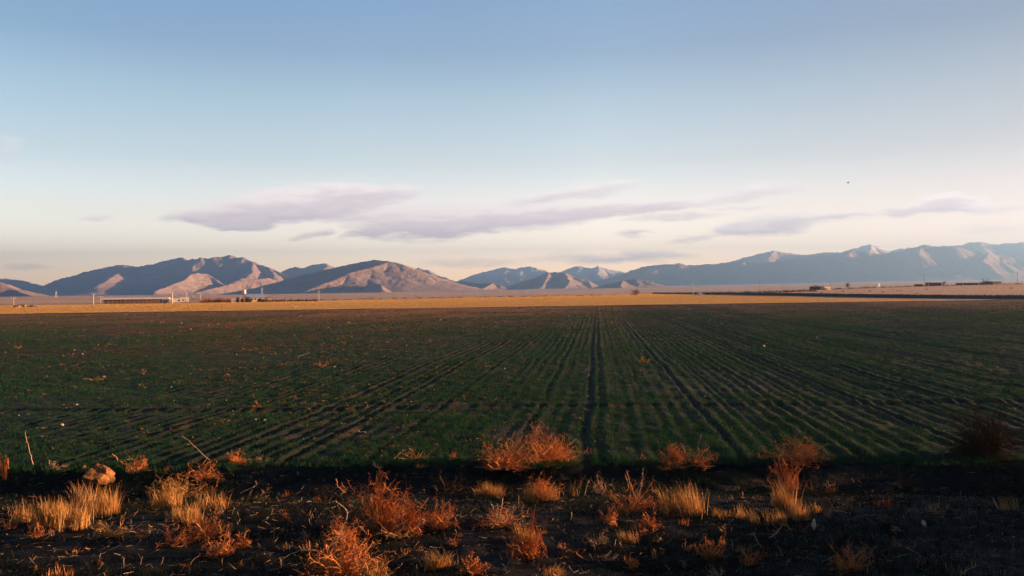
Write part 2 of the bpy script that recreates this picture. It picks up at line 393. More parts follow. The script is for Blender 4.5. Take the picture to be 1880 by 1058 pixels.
M['feather'] = material('dark_feathers', [(0.02, 0.02, 0.02), (0.04, 0.038, 0.035)], 8)
M['glass'] = material('headlight_glass', [(0.6, 0.6, 0.6), (0.8, 0.8, 0.8)], 2, rough=.15)
M['paint'] = material('white_car_paint', [(0.7, 0.7, 0.7), (0.78, 0.78, 0.78)], 1, rough=.35, spec=.5)
M['tyre'] = material('tyre_rubber', [(0.02, 0.02, 0.02), (0.03, 0.03, 0.03)], 3)

# ------------------------------------------------------------------ ground sheets
def edge_far(x): return 251 + 0.357 * x                     # far side of the crop
r_ = np.concatenate([np.geomspace(4, 1200, 110), np.geomspace(1240, 60000, 150)])
th = np.concatenate([np.linspace(-60, 60, 420), np.linspace(62, 298, 80)]) * np.pi / 180
th = np.append(th, th[0] + 2 * np.pi)
RR, TT = np.meshgrid(r_, th, indexing='ij')
gx, gy = RR * np.sin(TT), RR * np.cos(TT)
def gz(x, y):
    inside = sstep(-30, -26, -np.abs(x - 20) + 200) * sstep(-45, -41, y) * sstep(4, -2, y - edge_far(x))
    return zplain(x, y) - 1.6 * inside
cen = np.array([[0, 0, -1.6]]); zz = gz(gx, gy); zz[0] = -1.6
n, m_ = gx.shape; idx = np.arange(n * m_).reshape(n, m_)
f = np.stack([idx[:-1, :-1], idx[1:, :-1], idx[1:, 1:], idx[:-1, 1:]], -1).reshape(-1, 4)
cap = np.stack([idx[0, :-1], idx[0, 1:], np.full(m_ - 1, n * m_)], -1)
tag(obj('ground', raw_mesh('ground', np.concatenate([np.stack([gx, gy, zz], -1).reshape(-1, 3), cen]), [f, cap[:, ::-1]], True), M['plain']), 'pale pinkish steppe plain reaching to the foot of the mountains', kind='structure')

# crop field, built along its rows
us = np.concatenate([np.linspace(-205, -60, 420), np.linspace(-59.8, -20, 330), np.linspace(-19.9, 30, 620), np.linspace(30.15, 80, 300), np.linspace(80.3, 175, 380)])
vs = np.concatenate([np.geomspace(13, 60, 190), np.geomspace(60.4, 345, 190)])
UU, VV = np.meshgrid(us, vs)
FX = UU * ROW[1] + VV * ROW[0]; FY = -UU * ROW[0] + VV * ROW[1]
def edge_near(x): return 21.7 + 0.8 * fbm(x / 3, x * 0, 31, 4)
FY = np.clip(FY, edge_near(FX), edge_far(FX))
FZ = zfield(FX, FY); FZ = FZ - 0.35 * sstep(1.2, 0, FY - edge_near(FX))
bad = (VV < 0)
tag(obj('crop_field', grid_mesh('crop_field', FX, FY, FZ), M['field']), 'dark ploughed field with drill rows running to the horizon', kind='structure')
# verge
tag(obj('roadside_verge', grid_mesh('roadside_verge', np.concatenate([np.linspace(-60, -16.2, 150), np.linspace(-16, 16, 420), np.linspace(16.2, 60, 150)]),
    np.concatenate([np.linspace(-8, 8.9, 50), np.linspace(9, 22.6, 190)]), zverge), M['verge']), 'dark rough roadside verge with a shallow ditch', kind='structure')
# stubble strip beyond the crop
SX = [-300, -222, -165, -62, 60, 150, 179]; SYf = [335, 370, 404, 541, 800, 990, 1080]
def strip_far(x): return np.interp(x, SX, SYf)
BX = [179, 165, 153, 173, 199, 235]; BY = [1080, 800, 521, 410, 333, 230]    # foot line of the bank
def zstub(x, y): return zplain(x, y) + 0.06 + 0.05 * fbm(x / 8, y / 8, 41, 3)
xs_ = np.linspace(-300, 179, 240); tt = np.linspace(0, 1, 70) ** 1.3
XS, TS = np.meshgrid(xs_, tt); YS = edge_far(XS) - 0.4 + TS * (strip_far(XS) - edge_far(XS))
XS = np.where(XS > 153, 153 + (XS - 153) * sstep(521, 1080, YS), XS)
tag(obj('stubble_field', grid_mesh('stubble_field', XS, YS, zstub), M['stubble_soil']), 'golden stubble strip beyond the dark crop field', kind='structure')

def scatter_blades(name, pts, h, wd, mat, label, K=2, bend=.35):
    N = len(pts); a = rng.uniform(0, 2 * np.pi, N)
    v, f = blades(pts, np.stack([np.cos(a), np.sin(a)], 1), h, wd, rng.uniform(0, bend, N), K)
    return tag(obj(name, raw_mesh(name, v, f), mat), label, name.replace('_', ' '), kind='stuff')
# golden straw standing on the strip: density falls with distance
N = 160000
x = rng.uniform(-300, 175, N); t = rng.uniform(0, 1, N) ** 1.4; y = edge_far(x) + t * (strip_far(x) - edge_far(x))
k = (x < 150) | (y > 521)
x, y = x[k], y[k]; N = len(x)
scatter_blades('stubble', np.stack([x, y, zstub(x, y) - .03], 1), rng.uniform(.16, .30, N) * (y / 350) ** .4, rng.uniform(.05, .13, N) * (y / 300), M['stubble'], 'short golden stubble standing on the strip beyond the crop')
# pale stubble on the rising ground behind the bank
N = 60000
y = 300 + 560 * rng.uniform(0, 1, N) ** 1.2; x = rng.uniform(0.15, 0.9, N) * y
k = x > np.interp(y, BY[::-1], BX[::-1]) + 4; x, y = x[k], y[k]; N = len(x)
scatter_blades('pale_stubble', np.stack([x, y, zplain(x, y) - .03], 1), rng.uniform(.12, .28, N), rng.uniform(.1, .3, N) * (y / 350), M['stubble_pale'], 'short pale orange stubble on the rise behind the dark bank')

# dark bank (levee) on the right
bl = np.stack([np.interp(np.linspace(0, 1, 500), np.linspace(0, 1, 6), BX), np.interp(np.linspace(0, 1, 500), np.linspace(0, 1, 6), BY)], 1)
bl[:, 0] += 1.2 * fbm(np.arange(500) / 9., np.zeros(500), 51, 3)
dirs = np.gradient(bl, axis=0); dirs /= np.linalg.norm(dirs, axis=1, keepdims=True); nrm = np.stack([-dirs[:, 1], dirs[:, 0]], 1)
off = np.array([-2.6, -1.7, -1.0, -.5, 0, .5, 1.1, 1.8, 2.6]); prof = np.array([-.4, .45, 1.05, 1.4, 1.5, 1.45, 1.1, .5, -.4])
bx = bl[:, 0:1] + nrm[:, 0:1] * off; by = bl[:, 1:2] + nrm[:, 1:2] * off
bz = zplain(bx, by) + prof * (1 + 0.15 * fbm(bx / 6, by / 6, 52, 3)) + .12 * fbm(bx / 1.2, by / 1.2, 53, 2)
M['bank'] = material('bank_soil', [(0.03, 0.028, 0.026), (0.06, 0.05, 0.045)], .4, bump=.5, bscale=3, space='World')
tag(obj('field_bank', grid_mesh('field_bank', bx, by, bz), M['bank']), 'long dark earth bank between the crop and the pale stubble rise', kind='structure')
i = rng.integers(0, 499, 14000); o_ = rng.uniform(-2, 2, 14000)
bp = np.stack([bl[i, 0] + nrm[i, 0] * o_ + rng.uniform(-.6, .6, 14000), bl[i, 1] + nrm[i, 1] * o_ + rng.uniform(-.6, .6, 14000)], 1)
bzz = zplain(bp[:, 0], bp[:, 1]) + np.interp(o_, off, prof) - .15
M['weed'] = foliage_mat('bank_weeds', [(0.03, 0.032, 0.025), (0.06, 0.05, 0.035), (0.10, 0.075, 0.05)], .0)
scatter_blades('bank_weeds', np.column_stack([bp, bzz]), rng.uniform(.2, .7, 14000) ** 1.5, rng.uniform(.1, .35, 14000), M['weed'], 'dark dry weeds growing all over the long bank')

# ------------------------------------------------------------------ hills and mountains
def hill(name, ridges, mat, label, res=260, slope=0.33, warp=0.14, ero=0.20, scale=None, seed=1, power=1.25, depth_pad=1.0, yw=1.0):
    segs = []; allp = []
    for rd in ridges:
        s = slope
        if isinstance(rd, tuple): s, rd = rd
        P = [W3(*p) for p in rd]; allp += P
        segs += [(P[i], P[i + 1], s) for i in range(len(P) - 1)]
    allp = np.array(allp); rel = allp[:, 2].max() - zplain(allp[:, 0], allp[:, 1]).min()
    pad = rel / slope * 1.1
    xs = np.linspace(allp[:, 0].min() - pad * .6, allp[:, 0].max() + pad * .6, int(res * 1.6)); ys = np.linspace(allp[:, 1].min() - pad, allp[:, 1].max() + pad * depth_pad, res)
    XX, YY = np.meshgrid(xs, ys); L = scale or rel * 1.6
    wx = XX + warp * rel * fbm(XX / L, YY / L, seed, 4); wy = YY + warp * rel * 2.2 * fbm(XX / L + 40, YY / L, seed + 3, 4)
    Zb = zplain(XX, YY); best = np.full(XX.shape, -1e9); bd = np.zeros(XX.shape)
    for (a, b, s) in segs:
        ab = b - a; l2 = ab[0] ** 2 + ab[1] ** 2 + 1e-6
        t = np.clip(((wx - a[0]) * ab[0] + (wy - a[1]) * ab[1]) / l2, 0, 1)
        d = np.hypot(wx - a[0] - t * ab[0], (wy - a[1] - t * ab[1]) * yw)
        h = np.maximum(a[2] + t * ab[2] - Zb, 1.0)
        q = np.clip(1 - d * s / h, 0, 1)
        hh = h * q ** power - 0.02 * d * 0
        z = np.where(q > 0, hh, -1.0)
        m = z > best; best = np.where(m, z, best); bd = np.where(m, d, bd)
    e = ridged(XX / (L * .5), YY / (L * .5), seed + 7, 5)
    amp = np.clip(bd / (rel * .6), 0.04, 1) * np.clip(best / (rel * .3), 0, 1)
    e2 = ridged(XX / (L * .13) + wx / L, YY / (L * .13), seed + 21, 4)
    z = best - ero * rel * (1 - e) * amp - .22 * ero * rel * (1 - e2) * np.clip(best / (rel * .25), 0, 1) + 0.016 * rel * fbm(XX / (L * .12), YY / (L * .12), seed + 9, 3) * np.clip(best / (rel * .2), 0, 1)
    ZZ = Zb + z - 1.0 - rel * .01
    k = lambda X_, Y_, Z_: z > 0.0
    return tag(obj(name, grid_mesh(name, XX, YY, ZZ, True, k), mat), label, kind='structure')

# big hill, left of centre
hill('big_hill', [
    [(380, 544, 5700), (470, 527, 5600), (560, 503, 5450), (640, 484, 5300), (690, 476, 5200), (716, 478, 5150), (740, 484, 5120), (790, 503, 5080), (822, 520, 5000), (880, 540, 4950)],
    [(716, 479, 5150), (682, 490, 4980), (640, 501, 4800), (600, 517, 4620), (545, 540, 4350)],
    (0.62, [(682, 517, 4600), (692, 518, 4450), (699, 521, 4300), (703, 526, 4180)])],
    M['hill'], 'bare hill with its left side in blue shade', res=330, slope=.30, seed=3, warp=.07, ero=.07)
hill('shaded_range', [
    [(-260, 520, 8200), (-120, 512, 8200), (0, 510, 8200), (20, 509, 8200), (50, 514, 8200), (92, 521, 8200), (112, 512, 8250), (145, 505, 8300), (156, 498, 8300), (200, 486, 8400), (226, 483, 8400), (245, 487, 8400), (290, 480, 8400), (325, 471, 8400), (336, 471, 8400),
     (346, 475, 8400), (370, 470, 8400), (381, 474, 8400), (392, 470, 8400), (417, 466, 8400), (431, 471, 8400), (443, 469, 8350), (462, 477, 8300), (490, 489, 8200), (512, 498, 8100), (540, 512, 8000)],
    [(226, 483, 8400), (200, 505, 7900), (170, 520, 7600)],
    [(462, 477, 8300), (452, 500, 7700), (430, 514, 7400)], [(490, 489, 8200), (500, 503, 7800)]],
    M['mount'], 'long blue-shaded mountain range with pinkish sunlit crests', res=330, slope=.42, seed=11, warp=.16, ero=.25)
hill('sunlit_spur', [[(286, 534, 5500), (325, 518, 5900), (350, 503, 6350), (366, 500, 6550), (382, 502, 6600), (400, 516, 6500), (420, 528, 6400)]],
    M['hill'], 'small sunlit spur in front of the shaded range', res=170, slope=.45, seed=14, warp=.10, ero=.2)
hill('low_ridge', [[(360, 536, 5900), (410, 524, 6200), (445, 515, 6400), (490, 509, 6600), (520, 517, 6700)]], M['hill'], 'low ridge between the spur and the big hill', res=140, slope=.5, seed=15)
hill('near_slope', [[(-260, 486, 3700), (-90, 498, 3700), (0, 517, 3600), (14, 528, 3550), (34, 535, 3450), (70, 544, 3300)]], M['hill'], 'pale sunlit hill foot at the left edge', res=140, slope=.28, seed=17, ero=.15)
hill('back_range', [[(500, 505, 10000), (530, 491, 10000), (545, 488, 10000), (560, 490, 10000), (578, 484, 10000), (600, 481, 10000), (612, 489, 10000), (660, 505, 10000), (720, 500, 10200), (772, 489, 10200), (782, 493, 10200), (795, 503, 10100), (815, 508, 10000), (845, 520, 9800)],
    [(600, 481, 10000), (585, 505, 9400)], [(785, 492, 10200), (800, 515, 9600)]], M['mount'], 'hazy pink ridge behind the big hill', res=170, slope=.45, seed=19, ero=.25)
hill('dark_hill', [[(808, 528, 6300), (822, 520, 6300), (845, 515, 6300), (862, 517, 6200), (880, 520, 6100), (905, 519, 6000), (920, 523, 5950), (940, 532, 5900)], [(905, 519, 6000), (890, 527, 5700), (880, 532, 5500)]],
    M['hill'], 'low blue-shaded hill right of the big hill', res=150, slope=.38, seed=23)
hill('cone_hill', [[(900, 531, 7600), (940, 523, 7600), (980, 510, 7500), (1003, 500, 7500), (1020, 498, 7500), (1036, 499, 7500), (1052, 506, 7500), (1075, 512, 7500), (1092, 520, 7500), (1110, 529, 7500)],
    [(1008, 499, 7500), (1000, 515, 7050), (990, 528, 6700)], [(1036, 499, 7500), (1045, 514, 7000), (1035, 528, 6700)], [(1080, 514, 7500), (1085, 527, 7100)], [(975, 512, 7500), (955, 526, 7000)]],
    M['hill'], 'pointed brown hill in the middle of the plain', res=190, slope=.42, seed=29, ero=.25)
hill('small_dark_mound', [[(915, 534, 5500), (935, 529, 5500), (958, 530, 5450), (990, 535, 5300)]], M['hill'], 'small dark mound in front of the pointed hill', res=90, slope=.3, seed=30)
hill('round_hill', [[(1062, 534, 5600), (1100, 525, 5500), (1135, 517, 5400), (1150, 514, 5400), (1168, 512, 5400), (1190, 514, 5400), (1208, 521, 5350), (1235, 531, 5300)], [(1145, 514, 5400), (1140, 522, 5150), (1142, 533, 4900)]],
    M['hill'], 'low rounded hill with a dark left flank and pink right flank', res=170, slope=.3, seed=31, ero=.13, warp=.08)
hill('tiny_dark_mound', [[(1215, 531, 5700), (1232, 527, 5700), (1250, 532, 5700)]], M['hill'], 'tiny dark mound right of the rounded hill', res=60, slope=.3, seed=33)
hill('snowy_hills', [[(800, 523, 14000), (840, 515, 14000), (868, 504, 14000), (900, 495, 14000), (930, 489, 14000), (945, 492, 14000), (956, 489, 14000), (975, 488, 14000), (1000, 495, 14000), (1012, 502, 14000), (1035, 495, 14000), (1050, 489, 14000), (1065, 487, 14000), (1085, 491, 14000), (1098, 487, 14000), (1122, 494, 14000), (1150, 499, 14000), (1165, 495, 14000), (1190, 493, 14000), (1230, 493, 14000), (1300, 498, 14000)],
    [(956, 489, 14000), (940, 508, 14000)], [(1098, 487, 14000), (1090, 511, 14000)]],
    M['snow1'], 'pale hazy hills with snow streaks on the horizon', res=230, slope=.42, seed=37, ero=.3)
hill('right_range', [[(1090, 516, 10500), (1130, 505, 10500), (1165, 491, 10500), (1192, 486, 10500), (1215, 484, 10500), (1245, 481, 10500), (1262, 485, 10500), (1300, 483, 10500), (1340, 481, 10500), (1370, 477, 10500), (1400, 480, 10500), (1440, 476, 10500), (1480, 470, 10400), (1512, 466, 10400), (1545, 463, 10400),
     (1560, 458, 10400), (1572, 456, 10400), (1600, 461, 10400), (1617, 465, 10400), (1640, 462, 10400), (1668, 457, 10300), (1698, 448, 10200), (1722, 451, 10200), (1742, 449, 10200), (1760, 454, 10200), (1790, 460, 10200), (1815, 461, 10200), (1842, 469, 10200), (1880, 476, 10200), (1960, 482, 10300), (2100, 492, 10400)],
    [(1815, 461, 10200), (1803, 477, 9800)], [(1842, 469, 10200), (1838, 482, 9900)], [(1697, 449, 10200), (1690, 460, 9950)], [(1572, 456, 10400), (1560, 470, 10100)], [(1370, 477, 10500), (1362, 487, 10200)]],
    M['mount'], 'long blue-grey mountain range on the right', res=330, slope=.5, seed=41, warp=.13, ero=.2)
hill('snowy_range', [[(1270, 490, 12500), (1330, 479, 12500), (1362, 471, 12500), (1396, 463, 12500), (1421, 457, 12500), (1441, 461, 12500), (1470, 465, 12500), (1500, 462, 12500), (1545, 460, 12500), (1570, 453, 12500), (1600, 446, 12500), (1612, 450, 12500), (1632, 459, 12500), (1655, 454, 12500), (1672, 452, 12500), (1712, 452, 12500)],
    [(1421, 457, 12500), (1410, 480, 11700)], [(1600, 446, 12500), (1590, 470, 11700)]],
    M['snow2'], 'snow capped peaks behind the right range', res=200, slope=.42, seed=43, ero=.25)
hill('far_right_range', [[(1690, 464, 12300), (1730, 455, 12300), (1755, 450, 12300), (1790, 443, 12300), (1812, 442, 12300), (1832, 446, 12300), (1880, 442, 12300), (1960, 439, 12300), (2100, 451, 12300)], [(1812, 442, 12300), (1800, 471, 11500)], [(1880, 442, 12300), (1890, 471, 11500)]],
    M['mount'], 'pale distant range at the right edge', res=170, slope=.42, seed=47, ero=.2)
def curl(start, d, length, K, wig, grav=0.0):
    """random walk twigs"""
    N = len(start); P = np.zeros((N, K, 3)); P[:, 0] = start; d = d.copy(); bias = rng.normal(0, wig, (N, 3))
    for k in range(1, K):
        d = d + bias * .5 + rng.normal(0, wig, (N, 3)) * .7; d[:, 2] -= grav
        d /= np.linalg.norm(d, axis=1, keepdims=True) + 1e-9
        P[:, k] = P[:, k - 1] + d * (length / (K - 1))[:, None]
    return P
# ------------------------------------------------------------------ crop, litter, stones
def view_pts(N, d0, d1, amax=.68, p=1.0):
    y = d0 + (d1 - d0) * rng.uniform(0, 1, N) ** p; x = rng.uniform(-amax, amax, N) * y
    return x, y
q = rng.uniform(0, 1, 250000) ** 1.1; y = 21.3 * (325 / 21.3) ** q; x = rng.uniform(-.7, .7, len(y)) * y
u, v = uv_row(x, y); u = np.round(u / .55) * .55 + rng.normal(0, .15, len(u)) - 0.16 * fbm(v / 7, u / 3, 8, 3)
x = u * ROW[1] + v * ROW[0]; y = -u * ROW[0] + v * ROW[1]
keep = (y < edge_far(x) - 1) & (y > edge_near(x) + .2) & (np.abs(y - 33.2) > .3)
dtrk = np.full(len(u), 9.)
for (u0, dp, wd) in TRACKS:
    if dp > .05: dtrk = np.minimum(dtrk, np.abs(u - u0) / wd)
keep &= (dtrk > 1.1) | (rng.random(len(u)) < .15)
patchy = fbm(x / 9, y / 14, 61, 4) + .5 * fbm(x / 2, y / 2, 62, 2)
keep &= (patchy + rng.uniform(-.5, .5, len(x)) > -.36 + .75 * sstep(170, 10, edge_far(x) - y))
bare = ((x + 5.3) / 2.2) ** 2 + ((y - 27.3) / 1.0) ** 2 < 1.2
bare |= ((x - .4) / 1.1) ** 2 + ((y - 27) / 2.2) ** 2 < 1
keep &= ~bare | (rng.random(len(x)) < .2)
x, y = x[keep], y[keep]
def tufts(x, y, z, n, h, wd, spread, bend=.9, K=3):
    N = len(x); rep_ = lambda q: np.repeat(q, n)
    a = rng.uniform(0, 2 * np.pi, N * n)
    b = np.stack([rep_(x) + rng.normal(0, 1, N * n) * rep_(spread), rep_(y) + rng.normal(0, 1, N * n) * rep_(spread), rep_(z)], 1)
    return blades(b, np.stack([np.cos(a), np.sin(a)], 1), rep_(h) * rng.uniform(.6, 1.15, N * n), rep_(wd), rng.uniform(.15, bend, N * n), K)
sc = np.clip(y / 30, .8, 6)
nr = y < 46; h_c = (.105 + .05 * fbm(x / 3, y / 3, 66, 3)) * sc ** .35
V_, F_ = tufts(x[nr], y[nr], zfield(x[nr], y[nr]) - .015, 5, h_c[nr], .012 * sc[nr] ** .9, .04 * sc[nr] ** .6)
V2, F2 = tufts(x[~nr], y[~nr], zfield(x[~nr], y[~nr]) - .015, 4, h_c[~nr], .014 * sc[~nr] ** .9, .05 * sc[~nr] ** .6, K=2)
F_ = np.concatenate([F_, F2 + len(V_)]); V_ = np.concatenate([V_, V2])
tag(obj('crop_seedlings', raw_mesh('crop_seedlings', V_, F_), M['crop']), 'low dark green cereal seedlings growing in rows over the field', 'crop', kind='stuff')

def stone_mesh(r, seed, n=2, sq=(1, .8, .65), rough=.3):
    import bmesh
    bm = bmesh.new(); bmesh.ops.create_icosphere(bm, subdivisions=n, radius=1)
    rr = random.Random(seed); off = rr.uniform(0, 50)
    pl = [(Vector((rr.uniform(-1, 1), rr.uniform(-1, 1), rr.uniform(-1, 1))).normalized(), rr.uniform(.55, .85)) for _ in range(7)]
    for v in bm.verts:
        c = v.co.copy()
        for nn, dd in pl:
            q = c.dot(nn)
            if q > dd: c -= nn * (q - dd)
        c *= 1 + rough * .5 * float(fbm(np.array([c.x * 2 + off]), np.array([c.y * 2 + c.z * 1.7]), seed, 2)[0])
        v.co = Vector((c.x * sq[0], c.y * sq[1], c.z * sq[2])) * r
    me = bpy.data.meshes.new('stone'); bm.to_mesh(me); bm.free(); me.materials.append(M['stone']); return me
N = 3000
q = rng.uniform(0, 1, N); y = 22.5 * (240 / 22.5) ** q; x = (rng.normal(-.22, .22, N)) * y; k = np.abs(x / y) < .66
k &= (fbm(x / 7, y / 12, 81, 3) + rng.uniform(-.4, .4, N) > 0.02) & (y < edge_far(x) - 2); x, y = x[k], y[k]; n = 5
xx, yy = np.repeat(x, n), np.repeat(y, n); s_ = np.clip(yy / 30, .8, 5) ** .75
st = np.stack([xx + rng.normal(0, .09, len(xx)) * s_, yy + rng.normal(0, .09, len(xx)) * s_, zfield(xx, yy) + .05], 1)
a = rng.uniform(0, 6.28, len(xx)); e = rng.normal(.15, .3, len(xx))
P = curl(st, np.stack([np.cos(a) * np.cos(e), np.sin(a) * np.cos(e), np.sin(e)], 1), rng.uniform(.04, .12, len(xx)) * s_, 4, .25)
v, f = tubes(P, np.ones((len(xx), 4)) * (.005 * s_ * rng.uniform(.6, 1.6, len(xx)))[:, None], 3)
M['fieldlitter'] = foliage_mat('field_litter', [(0.06, 0.03, 0.015), (0.17, 0.08, 0.035), (0.45, 0.26, 0.13)], 0.0, .3)
tag(obj('field_litter', raw_mesh('field_litter', v, f), M['fieldlitter']), 'rust brown straw bits and clods littering the left and middle of the crop', 'litter', kind='stuff')
SM = [stone_mesh(1, 100 + i, 2, (1, .85, .7 + .1 * (i % 3))) for i in range(6)]
rr = random.Random(11)
def place_stone(px, py, rpx, label, group=None, mat=None, zf=zfield):
    gx_, gy_, gz_ = ground_hit(px, py, zf)
    r = rpx * gy_ / F
    me = SM[rr.randrange(6)]
    if mat: me = me.copy(); me.materials.clear(); me.materials.append(mat)
    o = bpy.data.objects.new('stone', me); SC.collection.objects.link(o)
    o.location = (gx_, gy_, gz_ + r * .45); o.scale = (r, r, r); o.rotation_euler = (rr.uniform(-.3, .3), rr.uniform(-.3, .3), rr.uniform(0, 6.28))
    return tag(o, label, 'stone', group)
for (px, py, r_, lb) in [(910, 594, 3.6, 'bright white stone alone in the brown far part of the field, left of the furrow'),
    (1402, 637, 3.2, 'bright white stone on the right half of the dark crop'), (1408, 630, 1.7, 'small white stone just behind the bright stone on the right half'),
    (1500, 622, 1.8, 'pale stone right of the bright stone on the right half of the field'), (1642, 683, 3.0, 'orange brown stone by a furrow on the right of the field'),
    (1845, 703, 2.2, 'small brown stone near the right edge of the field'), (468, 772, 3.3, 'left one of two round pinkish stones lying side by side in the crop'),
    (486, 774, 3.8, 'right one of two round pinkish stones lying side by side in the crop'), (141, 745, 3.2, 'lone pink stone in the left part of the crop'),
    (114, 784, 3.8, 'lone pink stone in the dark crop left of the sod clod'), (191, 693, 2.6, 'small rounded stone in the left part of the crop near a straw bit'),
    (350, 606, 2.3, 'white stone in the far left part of the field'), (34, 764, 2.6, 'pale stone near the left edge of the crop'),
    (1092, 812, 2.4, 'small white stone in the dark furrow at the near field edge'), (1862, 752, 3, 'brown stone at the right edge of the crop'),
    (576, 804, 4.5, 'reddish stone on the bare patch near the field edge'), (153, 857, 7.0, 'round orange stone just behind the sod clod')]:
    place_stone(px, py, r_, lb, None, M['clod'] if 'brown' in lb or 'orange' in lb or 'reddish' in lb else None)
n_ = 0
while n_ < 170:
    px = rr.uniform(5, 1875) if rr.random() < .35 else rr.gauss(520, 330); py = 575 + 260 * rr.random() ** 1.3
    if not 5 < px < 1100 and rr.random() < .7: continue
    if not 5 < px < 1875: continue
    place_stone(px, py, (.8 + 1.3 * rr.random() ** 2.5), 'small pale stone among the seedlings of the crop field', 'small pale stones scattered over the crop field'); n_ += 1

# ------------------------------------------------------------------ dry plants of the verge
def rnd_dirs(n, up=.5, spread=1.0):
    a = rng.uniform(0, 2 * np.pi, n); e = np.clip(rng.normal(up, spread * .45, n), -.3, 1.5)
    return np.stack([np.cos(a) * np.cos(e), np.sin(a) * np.cos(e), np.sin(e)], 1)
def tangle(w_, h_, n, wig=.55, up=.32, r0=.0048, grav=.045):
    """a dry tumbleweed-like plant fitted to width w_ and height h_"""
    m = max(6, n // 7)
    P1 = curl(rng.normal(0, .08, (m, 3)) * [1, 1, .2], rnd_dirs(m, up, .9), rng.uniform(.55, 1.0, m), 8, wig * .6, grav)
    i = rng.integers(0, m, n); k = rng.integers(1, 8, n)
    P2 = curl(P1[i, k], rnd_dirs(n, up * .8, 1.3) * .6 + (P1[i, k] - P1[i, k - 1]) * 4, rng.uniform(.12, .40, n), 6, wig)
    n3 = int(n * 1.6); j = rng.integers(0, n, n3); kk = rng.integers(1, 6, n3)
    P3 = curl(P2[j, kk], rnd_dirs(n3, .4, 1.6), rng.uniform(.05, .18, n3), 4, wig)
    allz = np.concatenate([P1.reshape(-1, 3), P2.reshape(-1, 3)])
    ex = np.percentile(np.abs(allz[:, 0]), 96); ez = np.percentile(allz[:, 2], 99.6)
    s = np.array([w_ / 2 / ex, w_ / 2.8 / ex, h_ / max(ez, .15)])
    mb = MB()
    for P, r in ((P1, r0 * 2.0), (P2, r0 * .8), (P3, r0 * .55)):
        P = P * s; P[..., 2] = np.where(P[..., 2] < 0, P[..., 2] * .15, P[..., 2])
        rad = np.linspace(1, .45, P.shape[1])[None, :] * r * rng.uniform(.7, 1.2, (len(P), 1))
        v, f = tubes(P, rad, 3); mb.add(v, f)
    return mb
def grass(w_, h_, n, wd=.010, bend=.5, lean=0.0):
    n = int(n * 1.5); nc = max(5, n // 22); cx = rng.uniform(-w_ / 2.2, w_ / 2.2, nc); cy = rng.normal(0, w_ / 6, nc); ch = rng.uniform(.55, 1.05, nc); ca = rng.uniform(0, 6.28, nc); ci = rng.integers(0, nc, n)
    b = np.zeros((n, 3)); b[:, 0] = cx[ci] + rng.normal(0, .05, n); b[:, 1] = cy[ci] + rng.normal(0, .05, n)
    a = np.arctan2(rng.normal(0, .8, n) + np.sin(ca[ci]) * .6, rng.normal(lean * 2, .8, n) + np.cos(ca[ci]) * .6)
    v, f = blades(b, np.stack([np.cos(a), np.sin(a)], 1), h_ * ch[ci] * rng.uniform(.25, 1.05, n), np.full(n, wd) * rng.uniform(.6, 1.3, n), rng.uniform(.1, bend, n), 4)
    return MB().add(v, f)
def branch(pts2, r0=.012, twigs=14, tl=.12):
    """a bare stick drawn through (x,z) points with side twigs"""
    P = np.array([[p[0], rng.normal(0, .02), p[1]] for p in pts2], float)
    t = np.linspace(0, len(P) - 1, 12); Q = np.stack([np.interp(t, range(len(P)), P[:, i]) for i in range(3)], 1)
    Q += rng.normal(0, .008, Q.shape)
    mb = MB(); v, f = tubes(Q[None], (np.linspace(1, .4, 12) * r0)[None], 5); mb.add(v, f)
    if twigs:
        i = rng.integers(2, 12, twigs)
        v, f = tubes(curl(Q[i], rnd_dirs(twigs, .4, 1.2), rng.uniform(.4, 1, twigs) * tl, 5, .35), np.linspace(1, .5, 5)[None] * np.full((twigs, 1), r0 * .4), 3); mb.add(v, f)
    return mb
def plant(kind, x0, y0, x1, y1, label, mat='rust', n=None, name=None, cat=None, group=None, pts=None, **kw):
    gx_, gy_, gz_ = ground_hit((x0 + x1) / 2, y1 - (y1 - y0) * .06, lambda a, b: zverge(a, b) if b[0] < 21.7 else zfield(a, b))
    wd = (x1 - x0) * gy_ / F; ht = (y1 - y0) * gy_ / F * .98
    area = wd * ht
    if mat == 'rust': mat = ('rust', 'rust2', 'rust', 'tan', 'rust', 'rust2')[int(x0 * 7 + y0 * 3) % 6]
    if kind == 'tangle': mb = tangle(wd, ht, n or int(140 + 700 * area), **kw); nm, ct = 'dry_shrub', 'dry shrub'
    elif kind == 'grass': mb = grass(wd, ht, n or int(140 + 1300 * area), **kw); nm, ct = 'dry_grass_clump', 'dry grass'
    else:
        q = [((a - (x0 + x1) / 2) * gy_ / F, (y1 - b) * gy_ / F + .02) for a, b in pts]
        mb = branch(q, **kw); nm, ct = 'dead_branch', 'branch'
    o = obj(name or nm, mb, M[mat], loc=(gx_, gy_, gz_ - .02))
    return tag(o, label, cat or ct, group)
T, G, B = 'tangle', 'grass', 'branch'
plant(T, 884, 808, 972, 856, 'wide low rust red shrub at the field edge, just left of the tall arching shrub')
plant(T, 915, 798, 975, 850, 'bright rust shrub rising behind the wide low one at the field edge', n=260)
plant(T, 958, 816, 1052, 882, 'tall arching rust shrub with looping twigs left of the dark furrow', wig=.55)
plant(T, 962, 868, 1024, 922, 'rust shrub standing under the tall arching shrub', up=1.0)
plant(G, 970, 885, 1020, 922, 'orange grass clump in front of the shrub under the tall arching one', 'straw')
plant(T, 655, 872, 756, 978, 'large spiky rust shrub left of the middle of the verge', up=.8, n=520)
plant(T, 740, 925, 772, 985, 'narrow upright rust shrub right beside the large spiky shrub', up=1.0)
plant(T, 774, 918, 838, 972, 'low spreading shrub with a pale side twig right of the large spiky shrub')
plant(T, 690, 955, 790, 988, 'flat rust twigs lying in front of the large spiky shrub', n=200, up=.2)
